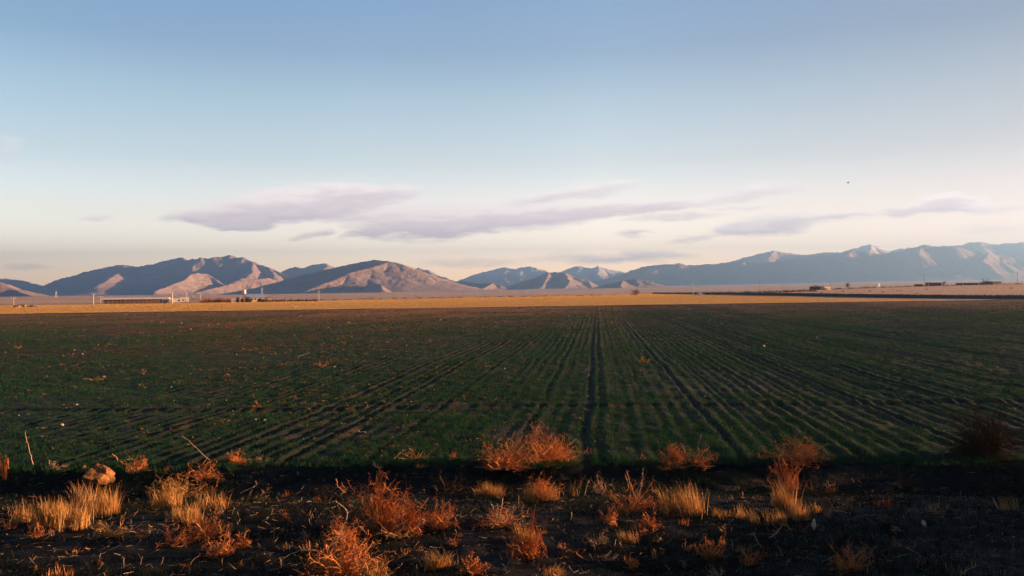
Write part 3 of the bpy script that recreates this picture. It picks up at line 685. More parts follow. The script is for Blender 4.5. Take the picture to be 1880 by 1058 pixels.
plant(T, 870, 922, 968, 966, 'broad arching shrub with pale looping twigs in the middle of the verge', 'pale', wig=.5, n=240)
plant(T, 880, 930, 965, 968, 'low rust undergrowth inside the broad arching shrub', n=220)
plant(T, 935, 952, 1004, 1030, 'upright orange shrub with a loop on its right, below the broad arching shrub', n=420, wig=.5)
plant(G, 955, 955, 995, 995, 'orange grass tuft at the top of the upright looped shrub', 'straw', n=160)
plant(T, 600, 948, 668, 1020, 'upper crown of long bending twigs in the biggest foreground shrub', n=420, up=1.1)
plant(T, 560, 990, 690, 1060, 'biggest foreground shrub with long pale branches at the bottom edge', n=800, r0=.007)
plant(T, 650, 1025, 715, 1075, 'dense orange clump cut by the bottom edge, right of the biggest shrub', 'straw', n=500)
plant(B, 510, 950, 640, 1040, 'long pale branch reaching left out of the biggest shrub', 'pale', pts=[(640, 985), (590, 1018), (545, 1016), (520, 1030), (505, 1050)], r0=.011)
plant(B, 560, 940, 690, 1040, 'long curved branch standing up out of the biggest shrub', 'pale', pts=[(600, 1040), (625, 990), (640, 955), (636, 940), (618, 932)], r0=.011)
plant(T, 730, 835, 784, 860, 'small flat orange shrub alone at the edge of the crop', 'straw', n=170, up=.4)
plant(B, 720, 856, 748, 880, 'short pale forked stick below the small flat orange shrub', 'pale', pts=[(724, 876), (735, 866), (744, 860)], twigs=5)
plant(G, 780, 1008, 832, 1042, 'bowl shaped orange grass clump near the bottom edge', 'straw', bend=.9)
plant(T, 838, 1012, 892, 1056, 'fan shaped rust shrub near the bottom edge right of the bowl shaped clump', up=1.1)
plant(G, 1003, 1034, 1030, 1060, 'small orange clump cut by the bottom edge in the middle', 'straw')
plant(T, 1214, 816, 1256, 858, 'round dense orange brush at the field edge', n=700, r0=.005, up=.9)
plant(T, 1250, 818, 1312, 856, 'twiggy shrub right beside the round dense orange brush', n=150)
plant(B, 1270, 800, 1300, 850, 'thin upright twig behind the twiggy shrub at the field edge', 'pale', pts=[(1284, 850), (1282, 820), (1288, 802)], r0=.007, twigs=8)
plant(T, 1160, 820, 1192, 846, 'small loose shrub at the field edge left of the round dense brush', n=90)
plant(T, 1064, 822, 1086, 836, 'tiny rust shrub at the near end of the dark furrow', n=60)
plant(T, 1078, 870, 1120, 908, 'small pale twiggy shrub between the arching shrub and the one with dead stems', 'pale', n=170)
plant(T, 1112, 880, 1200, 945, 'loose rust shrub around the two upright dead stems', n=420)
plant(B, 1145, 860, 1175, 925, 'left upright dead stem in the loose rust shrub', 'pale', pts=[(1168, 925), (1158, 893), (1150, 868)], r0=.012)
plant(B, 1165, 860, 1190, 920, 'right upright dead stem in the loose rust shrub', 'pale', pts=[(1172, 920), (1178, 890), (1182, 868)], r0=.010)
plant(G, 1218, 884, 1288, 946, 'tall dense orange grass clump right of the dead stems', 'straw', n=520, lean=-.5)
plant(G, 1205, 895, 1245, 930, 'thin dark grass clump left of the tall dense grass', 'dark')
plant(T, 1106, 930, 1136, 966, 'small upright rust shrub below the loose rust shrub', up=1.1)
plant(T, 1174, 932, 1216, 976, 'shrub with a pale side branch below the right dead stem')
plant(G, 1140, 970, 1176, 998, 'small bright grass tuft on the near verge, middle right', 'straw', lean=-1)
plant(T, 1078, 975, 1118, 1002, 'low spread of pale twigs left of the small bright tuft', 'pale', n=70, up=.2)
plant(B, 1085, 975, 1130, 1000, 'pale stick lying left of the small bright tuft', 'pale', pts=[(1084, 998), (1098, 992), (1120, 996)], twigs=4)
plant(G, 1045, 866, 1062, 912, 'thin group of upright stems in the middle of the verge', 'straw', n=26)
plant(G, 874, 882, 925, 916, 'rounded orange grass clump in the dark ditch, left of the middle', 'straw', bend=.9)
plant(T, 1280, 982, 1330, 1028, 'rust shrub on the near verge right of the middle', n=330)
plant(T, 1248, 990, 1268, 1012, 'tiny rust tuft left of the near rust shrub', n=80)
plant(T, 1144, 1016, 1174, 1046, 'small v shaped rust shrub near the bottom edge', n=130, up=1.0)
plant(T, 1098, 1012, 1136, 1030, 'low pale twigs beside the v shaped shrub', 'pale', n=60, up=.2)
plant(G, 1190, 1025, 1230, 1050, 'faint dark grass clump by the bottom edge', 'dark', n=60)
plant(T, 1416, 800, 1512, 850, 'wide rust shrub with a spreading top at the field edge on the right', n=430, up=.7)
plant(T, 1414, 838, 1472, 902, 'rust shrub leaning below the wide shrub on the right', n=330)
plant(G, 1422, 872, 1458, 936, 'bright upright grass below the leaning shrub on the right', 'straw', n=200)
plant(G, 1446, 905, 1482, 958, 'fan of orange grass at the foot of the shrubs on the right', 'straw', n=170)
plant(T, 1474, 832, 1512, 872, 'small dark red shrub under the right side of the wide shrub', n=160)
plant(T, 1390, 838, 1412, 862, 'tiny rust tuft left of the leaning shrub', n=70)
plant(T, 1505, 880, 1540, 906, 'small orange shrub in the dark right of the grass fan', n=80)
plant(G, 1305, 925, 1372, 952, 'low wide orange grass between the tall clump and the right shrubs', 'straw', n=170)
plant(G, 1375, 928, 1450, 962, 'low orange grass in front of the right shrubs', 'straw', n=190, lean=-.6)
plant(G, 1485, 918, 1512, 942, 'small slanting grass tuft right of the grass fan', 'straw', n=70, lean=-1)
plant(B, 1410, 950, 1475, 995, 'forked pale stick lying on the near verge at right', 'pale', pts=[(1414, 991), (1428, 980), (1438, 964), (1455, 978)], twigs=6)
plant(B, 1380, 975, 1405, 1010, 'thin bent stem on the dark near verge', 'pale', pts=[(1398, 1010), (1388, 992), (1386, 978)], r0=.007, twigs=4)
plant(T, 1528, 998, 1592, 1052, 'rust shrub with hanging pale leaves near the bottom edge on the right', n=300)
plant(T, 1358, 1010, 1400, 1040, 'small rust shrub near the bottom edge between the two larger ones', n=150)
plant(T, 1305, 1038, 1336, 1062, 'small straw twigs cut by the bottom edge', 'pale', n=60)
plant(T, 1750, 780, 1862, 872, 'dark round bush at the field edge on the far right', 'dark', n=1500, up=.8, r0=.006)
plant(T, 1764, 778, 1800, 800, 'pale broken twigs on top of the dark round bush', 'pale', n=30)
plant(T, 1640, 868, 1690, 905, 'dark shrub in the shade left of the round dark bush', 'dark', n=200)
plant(G, 1782, 878, 1812, 902, 'faint dry grass below the dark round bush', 'dark', n=90)
plant(G, 1838, 905, 1870, 938, 'slanting orange grass at the right edge of the verge', 'straw', n=90, lean=-1.2)
plant(G, 1610, 905, 1640, 935, 'faint brown grass tuft in the shade on the right', 'rust', n=60)
plant(G, 1700, 912, 1740, 936, 'thin pale stems in the shade on the right', 'pale', n=20)
plant(T, 1735, 1030, 1790, 1062, 'curled pale twigs at the bottom right', 'pale', n=50, wig=.7)
plant(B, 1820, 915, 1850, 945, 'short pale curved stick near the right edge', 'pale', pts=[(1822, 918), (1832, 936), (1844, 944)], twigs=3)
plant(B, 1530, 930, 1560, 948, 'short pale stick lying in the dark right of the grass fan', 'pale', pts=[(1530, 938), (1552, 942), (1560, 946)], twigs=2)
# left part
plant(B, 40, 810, 70, 878, 'tall leaning dry stem at the field edge on the far left', 'pale', pts=[(62, 876), (54, 845), (46, 815)], r0=.013, twigs=10, tl=.06)
plant(G, 28, 908, 68, 962, 'dry grass clump at the left edge of the verge', 'straw', n=130)
plant(G, 70, 905, 122, 966, 'dense orange grass clump left of the sod clod', 'straw', n=420)
plant(G, 112, 915, 160, 972, 'orange grass clump just below the sod clod', 'straw', n=330)
plant(G, 160, 884, 218, 948, 'tall pale grass hanging over the right side of the sod clod', 'straw', n=420)
plant(G, 135, 880, 175, 930, 'grass clump growing against the left side of the sod clod', 'rust', n=220)
plant(T, 168, 952, 246, 985, 'flat orange shrub lying below the sod clod', 'straw', n=300, up=.3)
plant(T, 0, 938, 26, 975, 'small rust shrub at the left edge', n=90)
plant(B, 60, 960, 140, 995, 'long pale root lying on the dark verge below the grass clumps', 'pale', pts=[(84, 992), (102, 976), (122, 970), (142, 964)], r0=.011, twigs=8)
plant(T, 45, 955, 90, 990, 'low rust twigs around the long pale root', n=90, up=.4)
plant(T, 78, 872, 122, 892, 'flat arched bundle of pale twigs left of the sod clod', 'pale', n=70, up=.2)
plant(T, 0, 850, 16, 900, 'rust shrub half cut by the left edge', n=120)
plant(T, 232, 862, 272, 892, 'small rust shrub right of the sod clod', n=160)
plant(B, 200, 860, 245, 885, 'dark thin twig between the sod clod and the small rust shrub', 'rust', pts=[(206, 864), (218, 876), (236, 886)], twigs=5)
plant(T, 338, 838, 404, 872, 'rust shrub with a long stick pointing up left', n=260, up=.5)
plant(B, 335, 812, 394, 866, 'long straight stick pointing up left out of the shrub', 'pale', pts=[(392, 864), (376, 852), (356, 832), (336, 813)], r0=.010, twigs=3)
plant(T, 414, 842, 454, 868, 'round rust shrub right of the one with the long stick', n=260)
plant(T, 462, 828, 492, 850, 'curled pale twigs lying at the field edge', 'pale', n=45)
plant(T, 284, 868, 356, 912, 'feathery orange shrub in the left group', 'straw', n=520)
plant(G, 280, 890, 330, 934, 'pale grass clump on the left of the feathery shrub', 'straw', n=260)
plant(G, 308, 920, 372, 960, 'dense pale grass clump below the feathery shrub', 'straw', n=360)
plant(G, 360, 896, 412, 938, 'grass clump with a side branch right of the feathery shrub', 'straw', n=200)
plant(T, 366, 880, 412, 905, 'thin twigs above the grass clump with a side branch', n=70)
plant(B, 395, 915, 442, 932, 'thin side branch pointing right out of the left group', 'rust', pts=[(395, 920), (420, 926), (440, 924)], twigs=8)
plant(T, 340, 940, 420, 990, 'deep rust shrub in the lower left group', n=480)
plant(T, 290, 965, 345, 1000, 'rust shrub at the left end of the lower left group', n=170)
plant(T, 375, 975, 440, 1020, 'low rust shrub at the near end of the lower left group', n=280, up=.4)
plant(T, 428, 972, 460, 1008, 'curly orange tuft at the right end of the lower left group', n=200, wig=.6)
plant(B, 268, 970, 305, 980, 'pale twig lying left of the lower left group', 'pale', pts=[(268, 977), (285, 972), (303, 975)], twigs=3)
plant(B, 438, 888, 474, 910, 'curved pale stick lying alone in the dark ditch', 'pale', pts=[(441, 906), (460, 898), (472, 892), (468, 886)], twigs=2)
plant(G, 88, 1034, 126, 1062, 'faint grass tuft in the dark bottom left corner', 'rust', n=90)
plant(T, 572, 885, 622, 920, 'dark dry weed in the ditch left of the large spiky shrub', 'dark', n=180)
plant(B, 612, 880, 634, 908, 'thin curved stem right of the dark dry weed', 'rust', pts=[(617, 882), (620, 895), (631, 906)], twigs=4)
plant(T, 512, 934, 532, 954, 'tiny rust tuft alone in the dark', n=70)
plant(T, 540, 975, 588, 992, 'low rust twigs left of the biggest shrub', n=80)
plant(B, 478, 945, 496, 960, 'short pale broken stick in the dark left of the tiny tuft', 'pale', pts=[(480, 958), (494, 951)], twigs=0, r0=.02)
plant(T, 790, 850, 860, 905, 'thin dark twigs in the ditch right of the small flat orange shrub', 'dark', n=200)
plant(T, 820, 975, 850, 1000, 'small dark rust weed on the near verge', n=70)
for _ in range(150):
    px = rr.uniform(5, 1720); py = 872 + 185 * rr.random(); ww = rr.uniform(12, 34); hh = rr.uniform(8, 22)
    k_ = rr.choice('TTTG')
    if k_ == 'T': plant(T, px, py - hh, px + ww, py, 'little rust twig tuft on the dark verge between the larger shrubs', rr.choice(['rust', 'rust2', 'tan', 'dark', 'pale']), n=rr.randint(18, 60), group='little twig tufts between the larger shrubs')
    else: plant(G, px, py - hh, px + ww * .7, py, 'little dry grass tuft on the dark verge between the larger shrubs', rr.choice(['straw', 'rust', 'dark']), n=rr.randint(14, 40), group='little grass tufts between the larger shrubs')
# debris in the crop
plant(T, 460, 734, 490, 748, 'small rust tangle lying in the left part of the crop', n=60)
plant(T, 580, 664, 604, 675, 'rust tuft in the crop right of the pale bone like stick', n=60)
plant(T, 255, 676, 270, 689, 'rust tuft in the left part of the crop', n=50)
plant(T, 25, 625, 44, 642, 'brown tuft in the far left part of the crop', n=60)
plant(T, 1166, 654, 1192, 668, 'rust weed tangle in the crop right of the dark furrow', n=90)
plant(T, 155, 690, 192, 700, 'flat rust straw patch in the left part of the crop', 'straw', n=60, up=.1)
plant(T, 975, 786, 990, 802, 'small rust tuft on the bare strip behind the edge shrubs', n=50)
plant(B, 545, 648, 570, 658, 'pale bone like forked stick lying in the crop', 'bone', pts=[(547, 655), (557, 653), (568, 649)], r0=.045, twigs=0)
plant(B, 640, 790, 672, 798, 'pale flat stick on the bare patch of the field', 'pale', pts=[(655, 793), (672, 794)], r0=.03, twigs=0)

# sod clod, big: a broken angular lump
gx_, gy_, gz_ = ground_hit(172, 900, zverge)
me = stone_mesh(1, 5, 4, (.42, .32, .26), .45); me.materials.clear(); me.materials.append(M['clod'])
o = bpy.data.objects.new('sod_clod', me); SC.collection.objects.link(o); o.location = (gx_ - .03, gy_ + .3, gz_ + .33); o.rotation_euler = (.15, .35, .4)
tag(o, 'big angular brown sod clod sitting among orange grass on the left', 'clod')
def chip(px, py, w_, h_, label, lean):
    gx_, gy_, gz_ = ground_hit(px, py, zverge); s = gy_ / F
    me = stone_mesh(1, int(px), 3, (w_ * s / 2, .018, h_ * s / 2), 1.3); me.materials.clear(); me.materials.append(M['bone'])
    o = bpy.data.objects.new('bark_chip', me); SC.collection.objects.link(o); o.location = (gx_, gy_, gz_ + h_ * s / 2); o.rotation_euler = (0, lean, .3)
    tag(o, label, 'chip')
chip(1495, 973, 11, 20, 'pale yellow chip standing upright on the dark near verge', -.25)
chip(1696, 971, 8, 17, 'slim pale chip leaning in the dark on the right', -.6)

# loose straw, twigs and seedlings of weeds over the verge
N = 11000
y = 9 + 13 * rng.uniform(0, 1, N) ** 1.2; x = rng.uniform(-.75, .75, N) * y
a = rng.uniform(0, 2 * np.pi, N); e = rng.normal(.1, .25, N)
P = curl(np.stack([x, y, zverge(x, y) + .015], 1), np.stack([np.cos(a) * np.cos(e), np.sin(a) * np.cos(e), np.sin(e)], 1), rng.uniform(.04, .22, N), 4, .2)
v, f = tubes(P, np.full((N, 4), .0035) * rng.uniform(.6, 1.6, (N, 1)), 3)
tag(obj('plant_litter', raw_mesh('plant_litter', v, f), M['litter']), 'broken dry straws and twigs littering the dark verge', 'litter', kind='stuff')
N = 42000
y = 9 + 13.5 * rng.uniform(0, 1, N); x = rng.uniform(-.75, .75, N) * y
k = fbm(x / 2.2, y / 1.4, 71, 3) + rng.uniform(-.4, .4, N) > -.15; x, y = x[k], y[k]; N = len(x)
v, f = tufts(x, y, zverge(x, y) - .01, 4, rng.uniform(.05, .2, N), np.full(N, .007), np.full(N, .05), K=2)
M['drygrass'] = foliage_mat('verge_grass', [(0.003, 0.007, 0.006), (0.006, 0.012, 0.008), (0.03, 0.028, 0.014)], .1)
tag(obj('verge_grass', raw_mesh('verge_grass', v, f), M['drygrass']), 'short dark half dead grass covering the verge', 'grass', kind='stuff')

N = 6500
y = 22.6 - 3.2 * rng.uniform(0, 1, N) ** 1.8; x = rng.uniform(-.72, .72, N) * y
k = fbm(x / 1.6, y / .9, 91, 3) + rng.uniform(-.35, .35, N) > -.05; x, y = x[k], y[k]
v, f = tufts(x, y, zverge(x, y) - .01, 4, rng.uniform(.05, .16, len(x)), np.full(len(x), .009), np.full(len(x), .05))
tag(obj('field_edge_grass', raw_mesh('field_edge_grass', v, f), M['crop']), 'ragged green grass thinning out from the crop into the ditch', 'grass', kind='stuff')

# ------------------------------------------------------------------ far things beyond the crop
def zg_far(a, b): return zplain(a, b) + .06
def base_at(px, Yd):
    u = px_uv(px, 540)[0]; x = u * Yd; return x, Yd, float(zplain(np.array([x]), np.array([Yd]))[0])
def dist_for(px, py):
    """distance at which the ground is seen at this pixel"""
    u, v = px_uv(px, py); ys = np.geomspace(150, 6000, 4000); zz = zplain(u * ys, ys); el = (zz - CAM_H) / ys
    i = np.argmax(el >= v); return float(ys[i])
def part(name, mb, m, parent, label=None):
    o = obj(name, mb, M[m], parent)
    if label: o['label'] = label
    return o
def pole(px, ytop, ybase, Yd, label, mat='conc', arms=1, r=None, group='utility poles standing on the plain', faint=False):
    x, y, z = base_at(px, Yd); h = (ybase - ytop) * Yd / F
    r = r or max(.16, .00030 * Yd)
    o = empty('utility_pole', (x, y, z), .5); tag(o, label, 'pole', group)
    part('post', MB().tube([(0, 0, -.3), (0, 0, h * .5), (0, 0, h)], [r * 1.15, r, r * .75], 8), mat, o)
    for k in range(arms):
        zz = h - .35 - k * .9
        c = part('crossarm', MB().box(-.9, .9, -.09, .09, zz - .08, zz + .08), 'wood', o)
        for sx in (-.75, 0.35, .75):
            part('insulator', MB().tube([(sx, 0, zz + .08), (sx, 0, zz + .2), (sx, 0, zz + .36)], [.07, .11, .05], 6), 'steel', c)
    return o
pole(98 / 3.917, 544, 561, 330, 'faint grey pole by the low ruined hut on the far left', r=.09)
pole(171.5, 541, 560, 420, 'tall pale pole just left of the long barn')
pole(184.5, 548.5, 560.5, 470, 'short thin pole at the left end of the long barn', r=.1)
pole(316.3, 537, 557, 430, 'thick pale pole in front of the low white buildings', r=.24)
pole(319.6, 544, 556, 520, 'thin orange tinted pole right behind the thick pale pole', 'wood', r=.11)
pole(342.5, 538.5, 555.5, 480, 'slim pale pole right of the low white buildings')
pole(355.5, 545, 553, 700, 'short faint pole between two taller poles', r=.12)
pole(367.5, 538.5, 552, 520, 'pale pole at the left end of the reddish bushes', r=.17)
pole(440.3, 535, 555, 430, 'pale pole left of the water tower')
pole(585.2, 533, 552, 480, 'pale pole at the right end of the bushes')
pole(731, 535, 547, 900, 'faint pole alone below the big sunlit hill', r=.14)
pole(875, 526, 541, 1100, 'faint pole in front of the low dark hill', r=.15)
pole(1174, 519, 539, 700, 'pale pole beside the round bare tree in the middle', arms=2)
pole(1272.5, 514, 537, 650, 'tall pole with crossarms at the left end of the dark hedge', arms=2)
pole(1395, 516, 536, 900, 'thin dark pole over the dark hedge', 'wood', r=.12)
pole(1524, 510, 526, 780, 'dark thin pole behind the small shed', 'wood', r=.13)
pole(1697, 503, 526, 760, 'dark thin pole left of the row of dark houses', 'wood', r=.13)
pole(1868, 500, 523, 700, 'dark thin pole near the right edge above the rise', 'wood', r=.15)
def lattice(px, ytop, ybase, Yd, label):
    x, y, z = base_at(px, Yd); h = (ybase - ytop) * Yd / F; s = h * .11
    o = empty('power_pylon', (x, y, z), .3); tag(o, label, 'pylon', 'faint lattice pylons far out on the plain')
    mb = MB(); r = .11
    for sx in (-1, 1):
        for sy in (-1, 1): mb.tube([(sx * s, sy * s, -.5), (sx * s * .15, sy * s * .15, h)], r, 4)
    for k in range(6):
        z0, z1 = h * k / 6, h * (k + 1) / 6; w0, w1 = s * (1 - .85 * k / 6), s * (1 - .85 * (k + 1) / 6)
        for sy in (-1, 1): mb.tube([(-w0, sy * w0, z0), (w1, sy * w1, z1)], r * .6, 4); mb.tube([(w0, sy * w0, z0), (-w1, sy * w1, z1)], r * .6, 4)
    part('lattice_mast', mb, 'steel', o)
    for k in (.72, .84, .96): part('crossarm', MB().tube([(-h * .13, 0, h * k), (0, 0, h * k + .5), (h * .13, 0, h * k)], r, 4), 'steel', o)
lattice(103, 537, 549, 1700, 'faint lattice pylon on the plain at far left')
lattice(481, 529, 545, 1300, 'faint lattice pylon above the blue roofed building')
lattice(1769, 505, 520, 1700, 'faint lattice pylon behind the dark houses at right')

# long barn
def frame_at(px0, px1, Yd, yaw=0.0):
    a, b = base_at(px0, Yd), base_at(px1, Yd); return a, b[0] - a[0]
(ax, ay, az), L = frame_at(188, 300, 430)
o = empty('long_barn', (ax, ay, az), 0.30); tag(o, 'long low barn with a white roof edge and a row of open bays', 'barn')
L = L * 1.0; H = 2.1; Dp = 9.0
part('wall', MB().box(0, L, Dp - .3, Dp, -.3, H).box(0, .3, 0, Dp - .3, -.3, H).box(0, L * .84, 1.8, 2.0, -.3, .55), 'mud', o)
mb = MB()
nb = 13
for k in range(nb + 1):
    xx = .35 + k * (L * .86 - .4) / nb; mb = MB().box(xx - .28, xx + .28, .3, .7, -.3, H - .05); part('pillar', mb, 'mud', o)
for k in range(nb):
    x0_ = .35 + k * (L * .86 - .4) / nb + .55; x1_ = x0_ + (L * .86) / nb * .45
    part('feed_board', MB().box(x0_, x1_, .42, .5, -.2, H * .72), 'mud', o)
part('roof', MB().prism([(-.5, H), (-.5, H + .38), (Dp / 2, H + .9), (Dp + .4, H + .38), (Dp + .4, H), (Dp / 2, H + .5)], -.6, L + .4), 'roofwhite', o)
part('door', MB().box(L * .87, L * .985, .45, .6, -.2, H - .2), 'darkwall', o)
# white end house and low white buildings
def house(name, px0, px1, ytop, ybase, Yd, label, wall='plaster', roof='roofwhite', dep=6, pitch=.8, wins=(), door=None, yaw=.42, cat='house', over=.25, group=None):
    a, L = frame_at(px0, px1, Yd); H = (ybase - ytop) * Yd / F; zb = a[2]
    o = empty(name, (a[0], a[1], zb), yaw); tag(o, label, cat, group)
    part('wall', MB().box(0, L, 0, dep, -.6, H), wall, o)
    part('roof', MB().prism([(-over, H + .003), (-over, H + .14), (dep / 2, H + pitch), (dep + over, H + .14), (dep + over, H + .003)], -over, L + over), roof, o)
    for (t, w_, z0, z1) in wins:
        wn = part('window', MB().box(L * t, L * t + w_, -.06, .0 + .02, H * z0, H * z1), 'hole', o)
        part('sill', MB().box(L * t - .1, L * t + w_ + .1, -.16, -.061, H * z0 - .12, H * z0), 'conc', wn)
    if door: part('door', MB().box(L * door[0], L * door[0] + door[1], -.06, .02, 0, H * .72), door[2], o)
    return o
house('end_house', 298.5, 308, 550, 557.5, 425, 'small pale house at the right end of the long barn', wins=((.55, .6, .35, .7),), door=(.12, .9, 'mud'), pitch=.3)
house('farm_house', 308.5, 331, 551.5, 557.5, 470, 'low cream building with one dark window behind the thick pole', wins=((.78, .9, .35, .8),), door=(.2, 1.0, 'mud'), pitch=.5)
house('farm_house', 331.5, 346, 551.2, 557, 500, 'low whitish building right of the cream one', wins=((.25, .8, .35, .8),), door=(.6, 1.0, 'mud'), pitch=.9)
house('storage_shed', 346, 366, 552, 556, 540, 'low grey roofed shed between the white buildings and the bushes', wall='mud', roof='roofgrey', wins=((.3, 1, .3, .7),), pitch=.6, cat='shed')
house('small_hut', 425, 431.5, 549, 555, 440, 'small pale cubic hut at the right end of the reddish bushes', wins=((.3, .5, .4, .75),), door=(.65, .5, 'mud'), dep=2, pitch=.15, cat='hut')
house('low_hut', 24, 33, 558.5, 561.5, 320, 'low brown hut of the ruin on the far left', wall='mud', roof='mud', dep=4, pitch=.2, wins=((.5, .5, .3, .8),), door=(.15, .6, 'hole'), cat='hut')
house('low_hut', 34, 44, 557.5, 561.5, 330, 'brown mud hut with a pale corner beside the sand heap on the far left', wall='mud', roof='mud', dep=4, pitch=.2, wins=((.3, .5, .3, .8),), door=(.7, .6, 'hole'), cat='hut')
def heap(px0, px1, ytop, ybase, Yd, label, mat, name='sand_heap', seed=3):
    a, L = frame_at(px0, px1, Yd); h = (ybase - ytop) * Yd / F
    xs = np.linspace(-L / 2 * 1.1, L / 2 * 1.1, 40); ys = np.linspace(-L / 3, L / 3, 24)
    def zf(x, y): q = np.sqrt((x / (L / 2)) ** 2 + (y / (L / 3.2)) ** 2); return h * np.clip(1 - q, -.1, 1) * (1 + .35 * fbm(x / L * 6 + seed, y / L * 6, seed, 3)) - .08
    tag(obj(name, grid_mesh(name, xs, ys, zf), M[mat], loc=(a[0] + L / 2, a[1], a[2])), label, 'heap')
heap(45, 73, 556.5, 561, 325, 'orange brown earth heap beside the mud hut on the far left', 'mud')
# blue roofed building
o = house('blue_roofed_building', 455, 483, 546, 553.5, 470, 'pale farm building with a broad blue roof behind dark bushes', roof='roofblue', dep=9, pitch=2.1, wins=((.2, .8, .45, .8), (.42, .8, .45, .8), (.8, .8, .45, .8)), door=(.62, 1.1, 'hole'), over=.8)
house('storage_shed', 484, 497, 549, 553.5, 520, 'low grey roof sticking out right of the blue roofed building', wall='plaster', roof='roofgrey', pitch=.8, wins=((.4, .6, .3, .7),), cat='shed')
# water tower
x, y, z = base_at(448.5, 430); s = 430 / F
o = empty('water_tower', (x, y, z)); tag(o, 'slender water tower with a white tank left of the blue roofed building', 'water tower')
hb, ht = (553 - 537.5) * s, (553 - 529) * s
st = part('stem', MB().tube([(0, 0, -.3), (0, 0, hb)], .13, 8), 'mud', o)
for k in range(4):
    aa = k * math.pi / 2 + .4; part('leg', MB().tube([(math.cos(aa) * .5, math.sin(aa) * .5, -.3), (math.cos(aa) * .3, math.sin(aa) * .3, hb)], .05, 6), 'wood', o)
part('platform', MB().tube([(0, 0, hb - .1), (0, 0, hb + .06)], .95, 16), 'wood', o)
tk = part('tank', MB().tube([(0, 0, hb + .06), (0, 0, hb + .25), (0, 0, ht - .4), (0, 0, ht - .1), (0, 0, ht)], [.45, .85, .85, .7, .2], 18), 'roofwhite', o)
part('lid', MB().tube([(0, 0, ht), (0, 0, ht + .12)], .22, 10), 'darkwall', tk)

# bare trees and bushes
def bare_tree(px, ytop, ybase, wpx, Yd, label, mat='bushdark', trunk_frac=.25, n=420, name='bare_tree', group=None, cat='tree', ups=.75, rr_=None):
    x, y, z = base_at(px, Yd); s = Yd / F; h = (ybase - ytop) * s; w_ = wpx * s
    o = empty(name, (x, y, z)); tag(o, label, cat, group); tz = h * trunk_frac
    part('trunk', MB().tube([(0, 0, -.3), (.03 * h, 0, tz * .6), (0, .02 * h, tz), (.02 * h, 0, h * .6)], [h * .035, h * .028, h * .024, h * .008], 8), 'bark', o)
    m = 26; r0 = rr_ or max(.03, s * .11)
    P1 = curl(np.stack([np.zeros(m), np.zeros(m), rng.uniform(tz * .8, h * .5, m)], 1), rnd_dirs(m, ups, .7), rng.uniform(.35, .6, m) * h, 7, .18)
    i = rng.integers(0, m, n); k = rng.integers(2, 7, n)
    P2 = curl(P1[i, k], rnd_dirs(n, .5, 1.2), rng.uniform(.08, .24, n) * h, 4, .3)
    ex = np.percentile(np.abs(P2[..., 0]), 97)
    mb = MB()
    top = np.percentile(P2[..., 2], 98.5)
    for P, r in ((P1, r0), (P2, r0 * .6)):
        P = P.copy(); P[..., :2] *= w_ / 2 / ex; P[..., 2] = np.minimum(tz * .7 + (P[..., 2] - tz * .7) * (h - tz * .7) / (top - tz * .7), h * 1.04)
        v, f = tubes(P, np.linspace(1, .4, P.shape[1])[None] * np.full((len(P), 1), r), 3); mb.add(v, f)
    part('crown', mb, mat, o)
    return o
bare_tree(1167, 526, 539.5, 16, 640, 'round bare tree beside the pale pole in the middle of the plain', 'bush', .15, 700)
bare_tree(1556, 518, 530, 9, 760, 'small bare tree alone on the rise right of the shed', 'bushdark', .25, 420)
bare_tree(1733, 517, 526, 8, 760, 'small dark tree at the right end of the row of dark houses', 'bushdark', .25, 360)
bare_tree(1809, 510, 523, 17, 720, 'wide bare tree rising behind the long dark building', 'bushdark', .25, 300, ups=.4)
bare_tree(1499, 519, 528, 16, 1000, 'pinkish leafless tree left of the small shed', 'bush', .15, 500)
def bush(px, ytop, ybase, wpx, Yd, label, mat='bush', n=260, group='leafless bushes beyond the golden strip'):
    x, y, z = base_at(px, Yd); s = Yd / F
    o = obj('leafless_bush', tangle(wpx * s, (ybase - ytop) * s, n, wig=.35, up=.8, r0=max(.03, s * .1)), M[mat], loc=(x, y, z)); o.rotation_euler.z = random.uniform(0, 6)
    return tag(o, label, 'bush', group)
random.seed(4)
for px in range(372, 424, 5):
    bush(px + random.uniform(-1, 1), 546.5 + random.uniform(-1, 2.5), 555.5, 12, 450 + random.uniform(-12, 12), 'reddish leafless bush in the thicket between the poles and the small hut', 'bush', 300, 'reddish bushes between the poles and the small hut')
for px in (436, 444, 452, 458): bush(px, 545 + random.uniform(-1, 2), 555, 12, 455, 'dark bush around the foot of the water tower', 'bushdark', 320, 'dark bushes around the water tower')
for px in (478, 483, 488): bush(px, 545.5 + random.uniform(-.5, 1), 554.5, 12, 450, 'rounded dark bush hiding the right end of the blue roofed building', 'bushdark', 340, 'dark bushes at the blue roofed building')
for k in range(17):
    px = 494 + k * 5.6 + random.uniform(-2, 2); bush(px, 547 + random.uniform(-1, 2.5), 553.3 - k * .08, 10, 470, 'low brown bush in the line right of the blue roofed building', 'bush', 170, 'low bushes right of the blue roofed building')
for k in range(26):
    px = 598 + k * 21 + random.uniform(-6, 6); bush(px, 547 - k * .42 + random.uniform(-.5, .6), 549 - k * .42, 18, 560 + k * 10, 'low brown weed bush along the far edge of the golden strip', 'bushdark', 60, 'low weed bushes along the far edge of the golden strip')
for k in range(34):
    px = 1300 + k * 6 + random.uniform(-2, 2); bush(px, 527.5 + random.uniform(-.8, 1.2) - k * .03, 533.5 - k * .08, 12, 640 + random.uniform(-15, 15), 'dark bush in the hedge line right of the tall pole', 'bushdark', 130, 'dark bushes in the hedge line right of the tall pole')
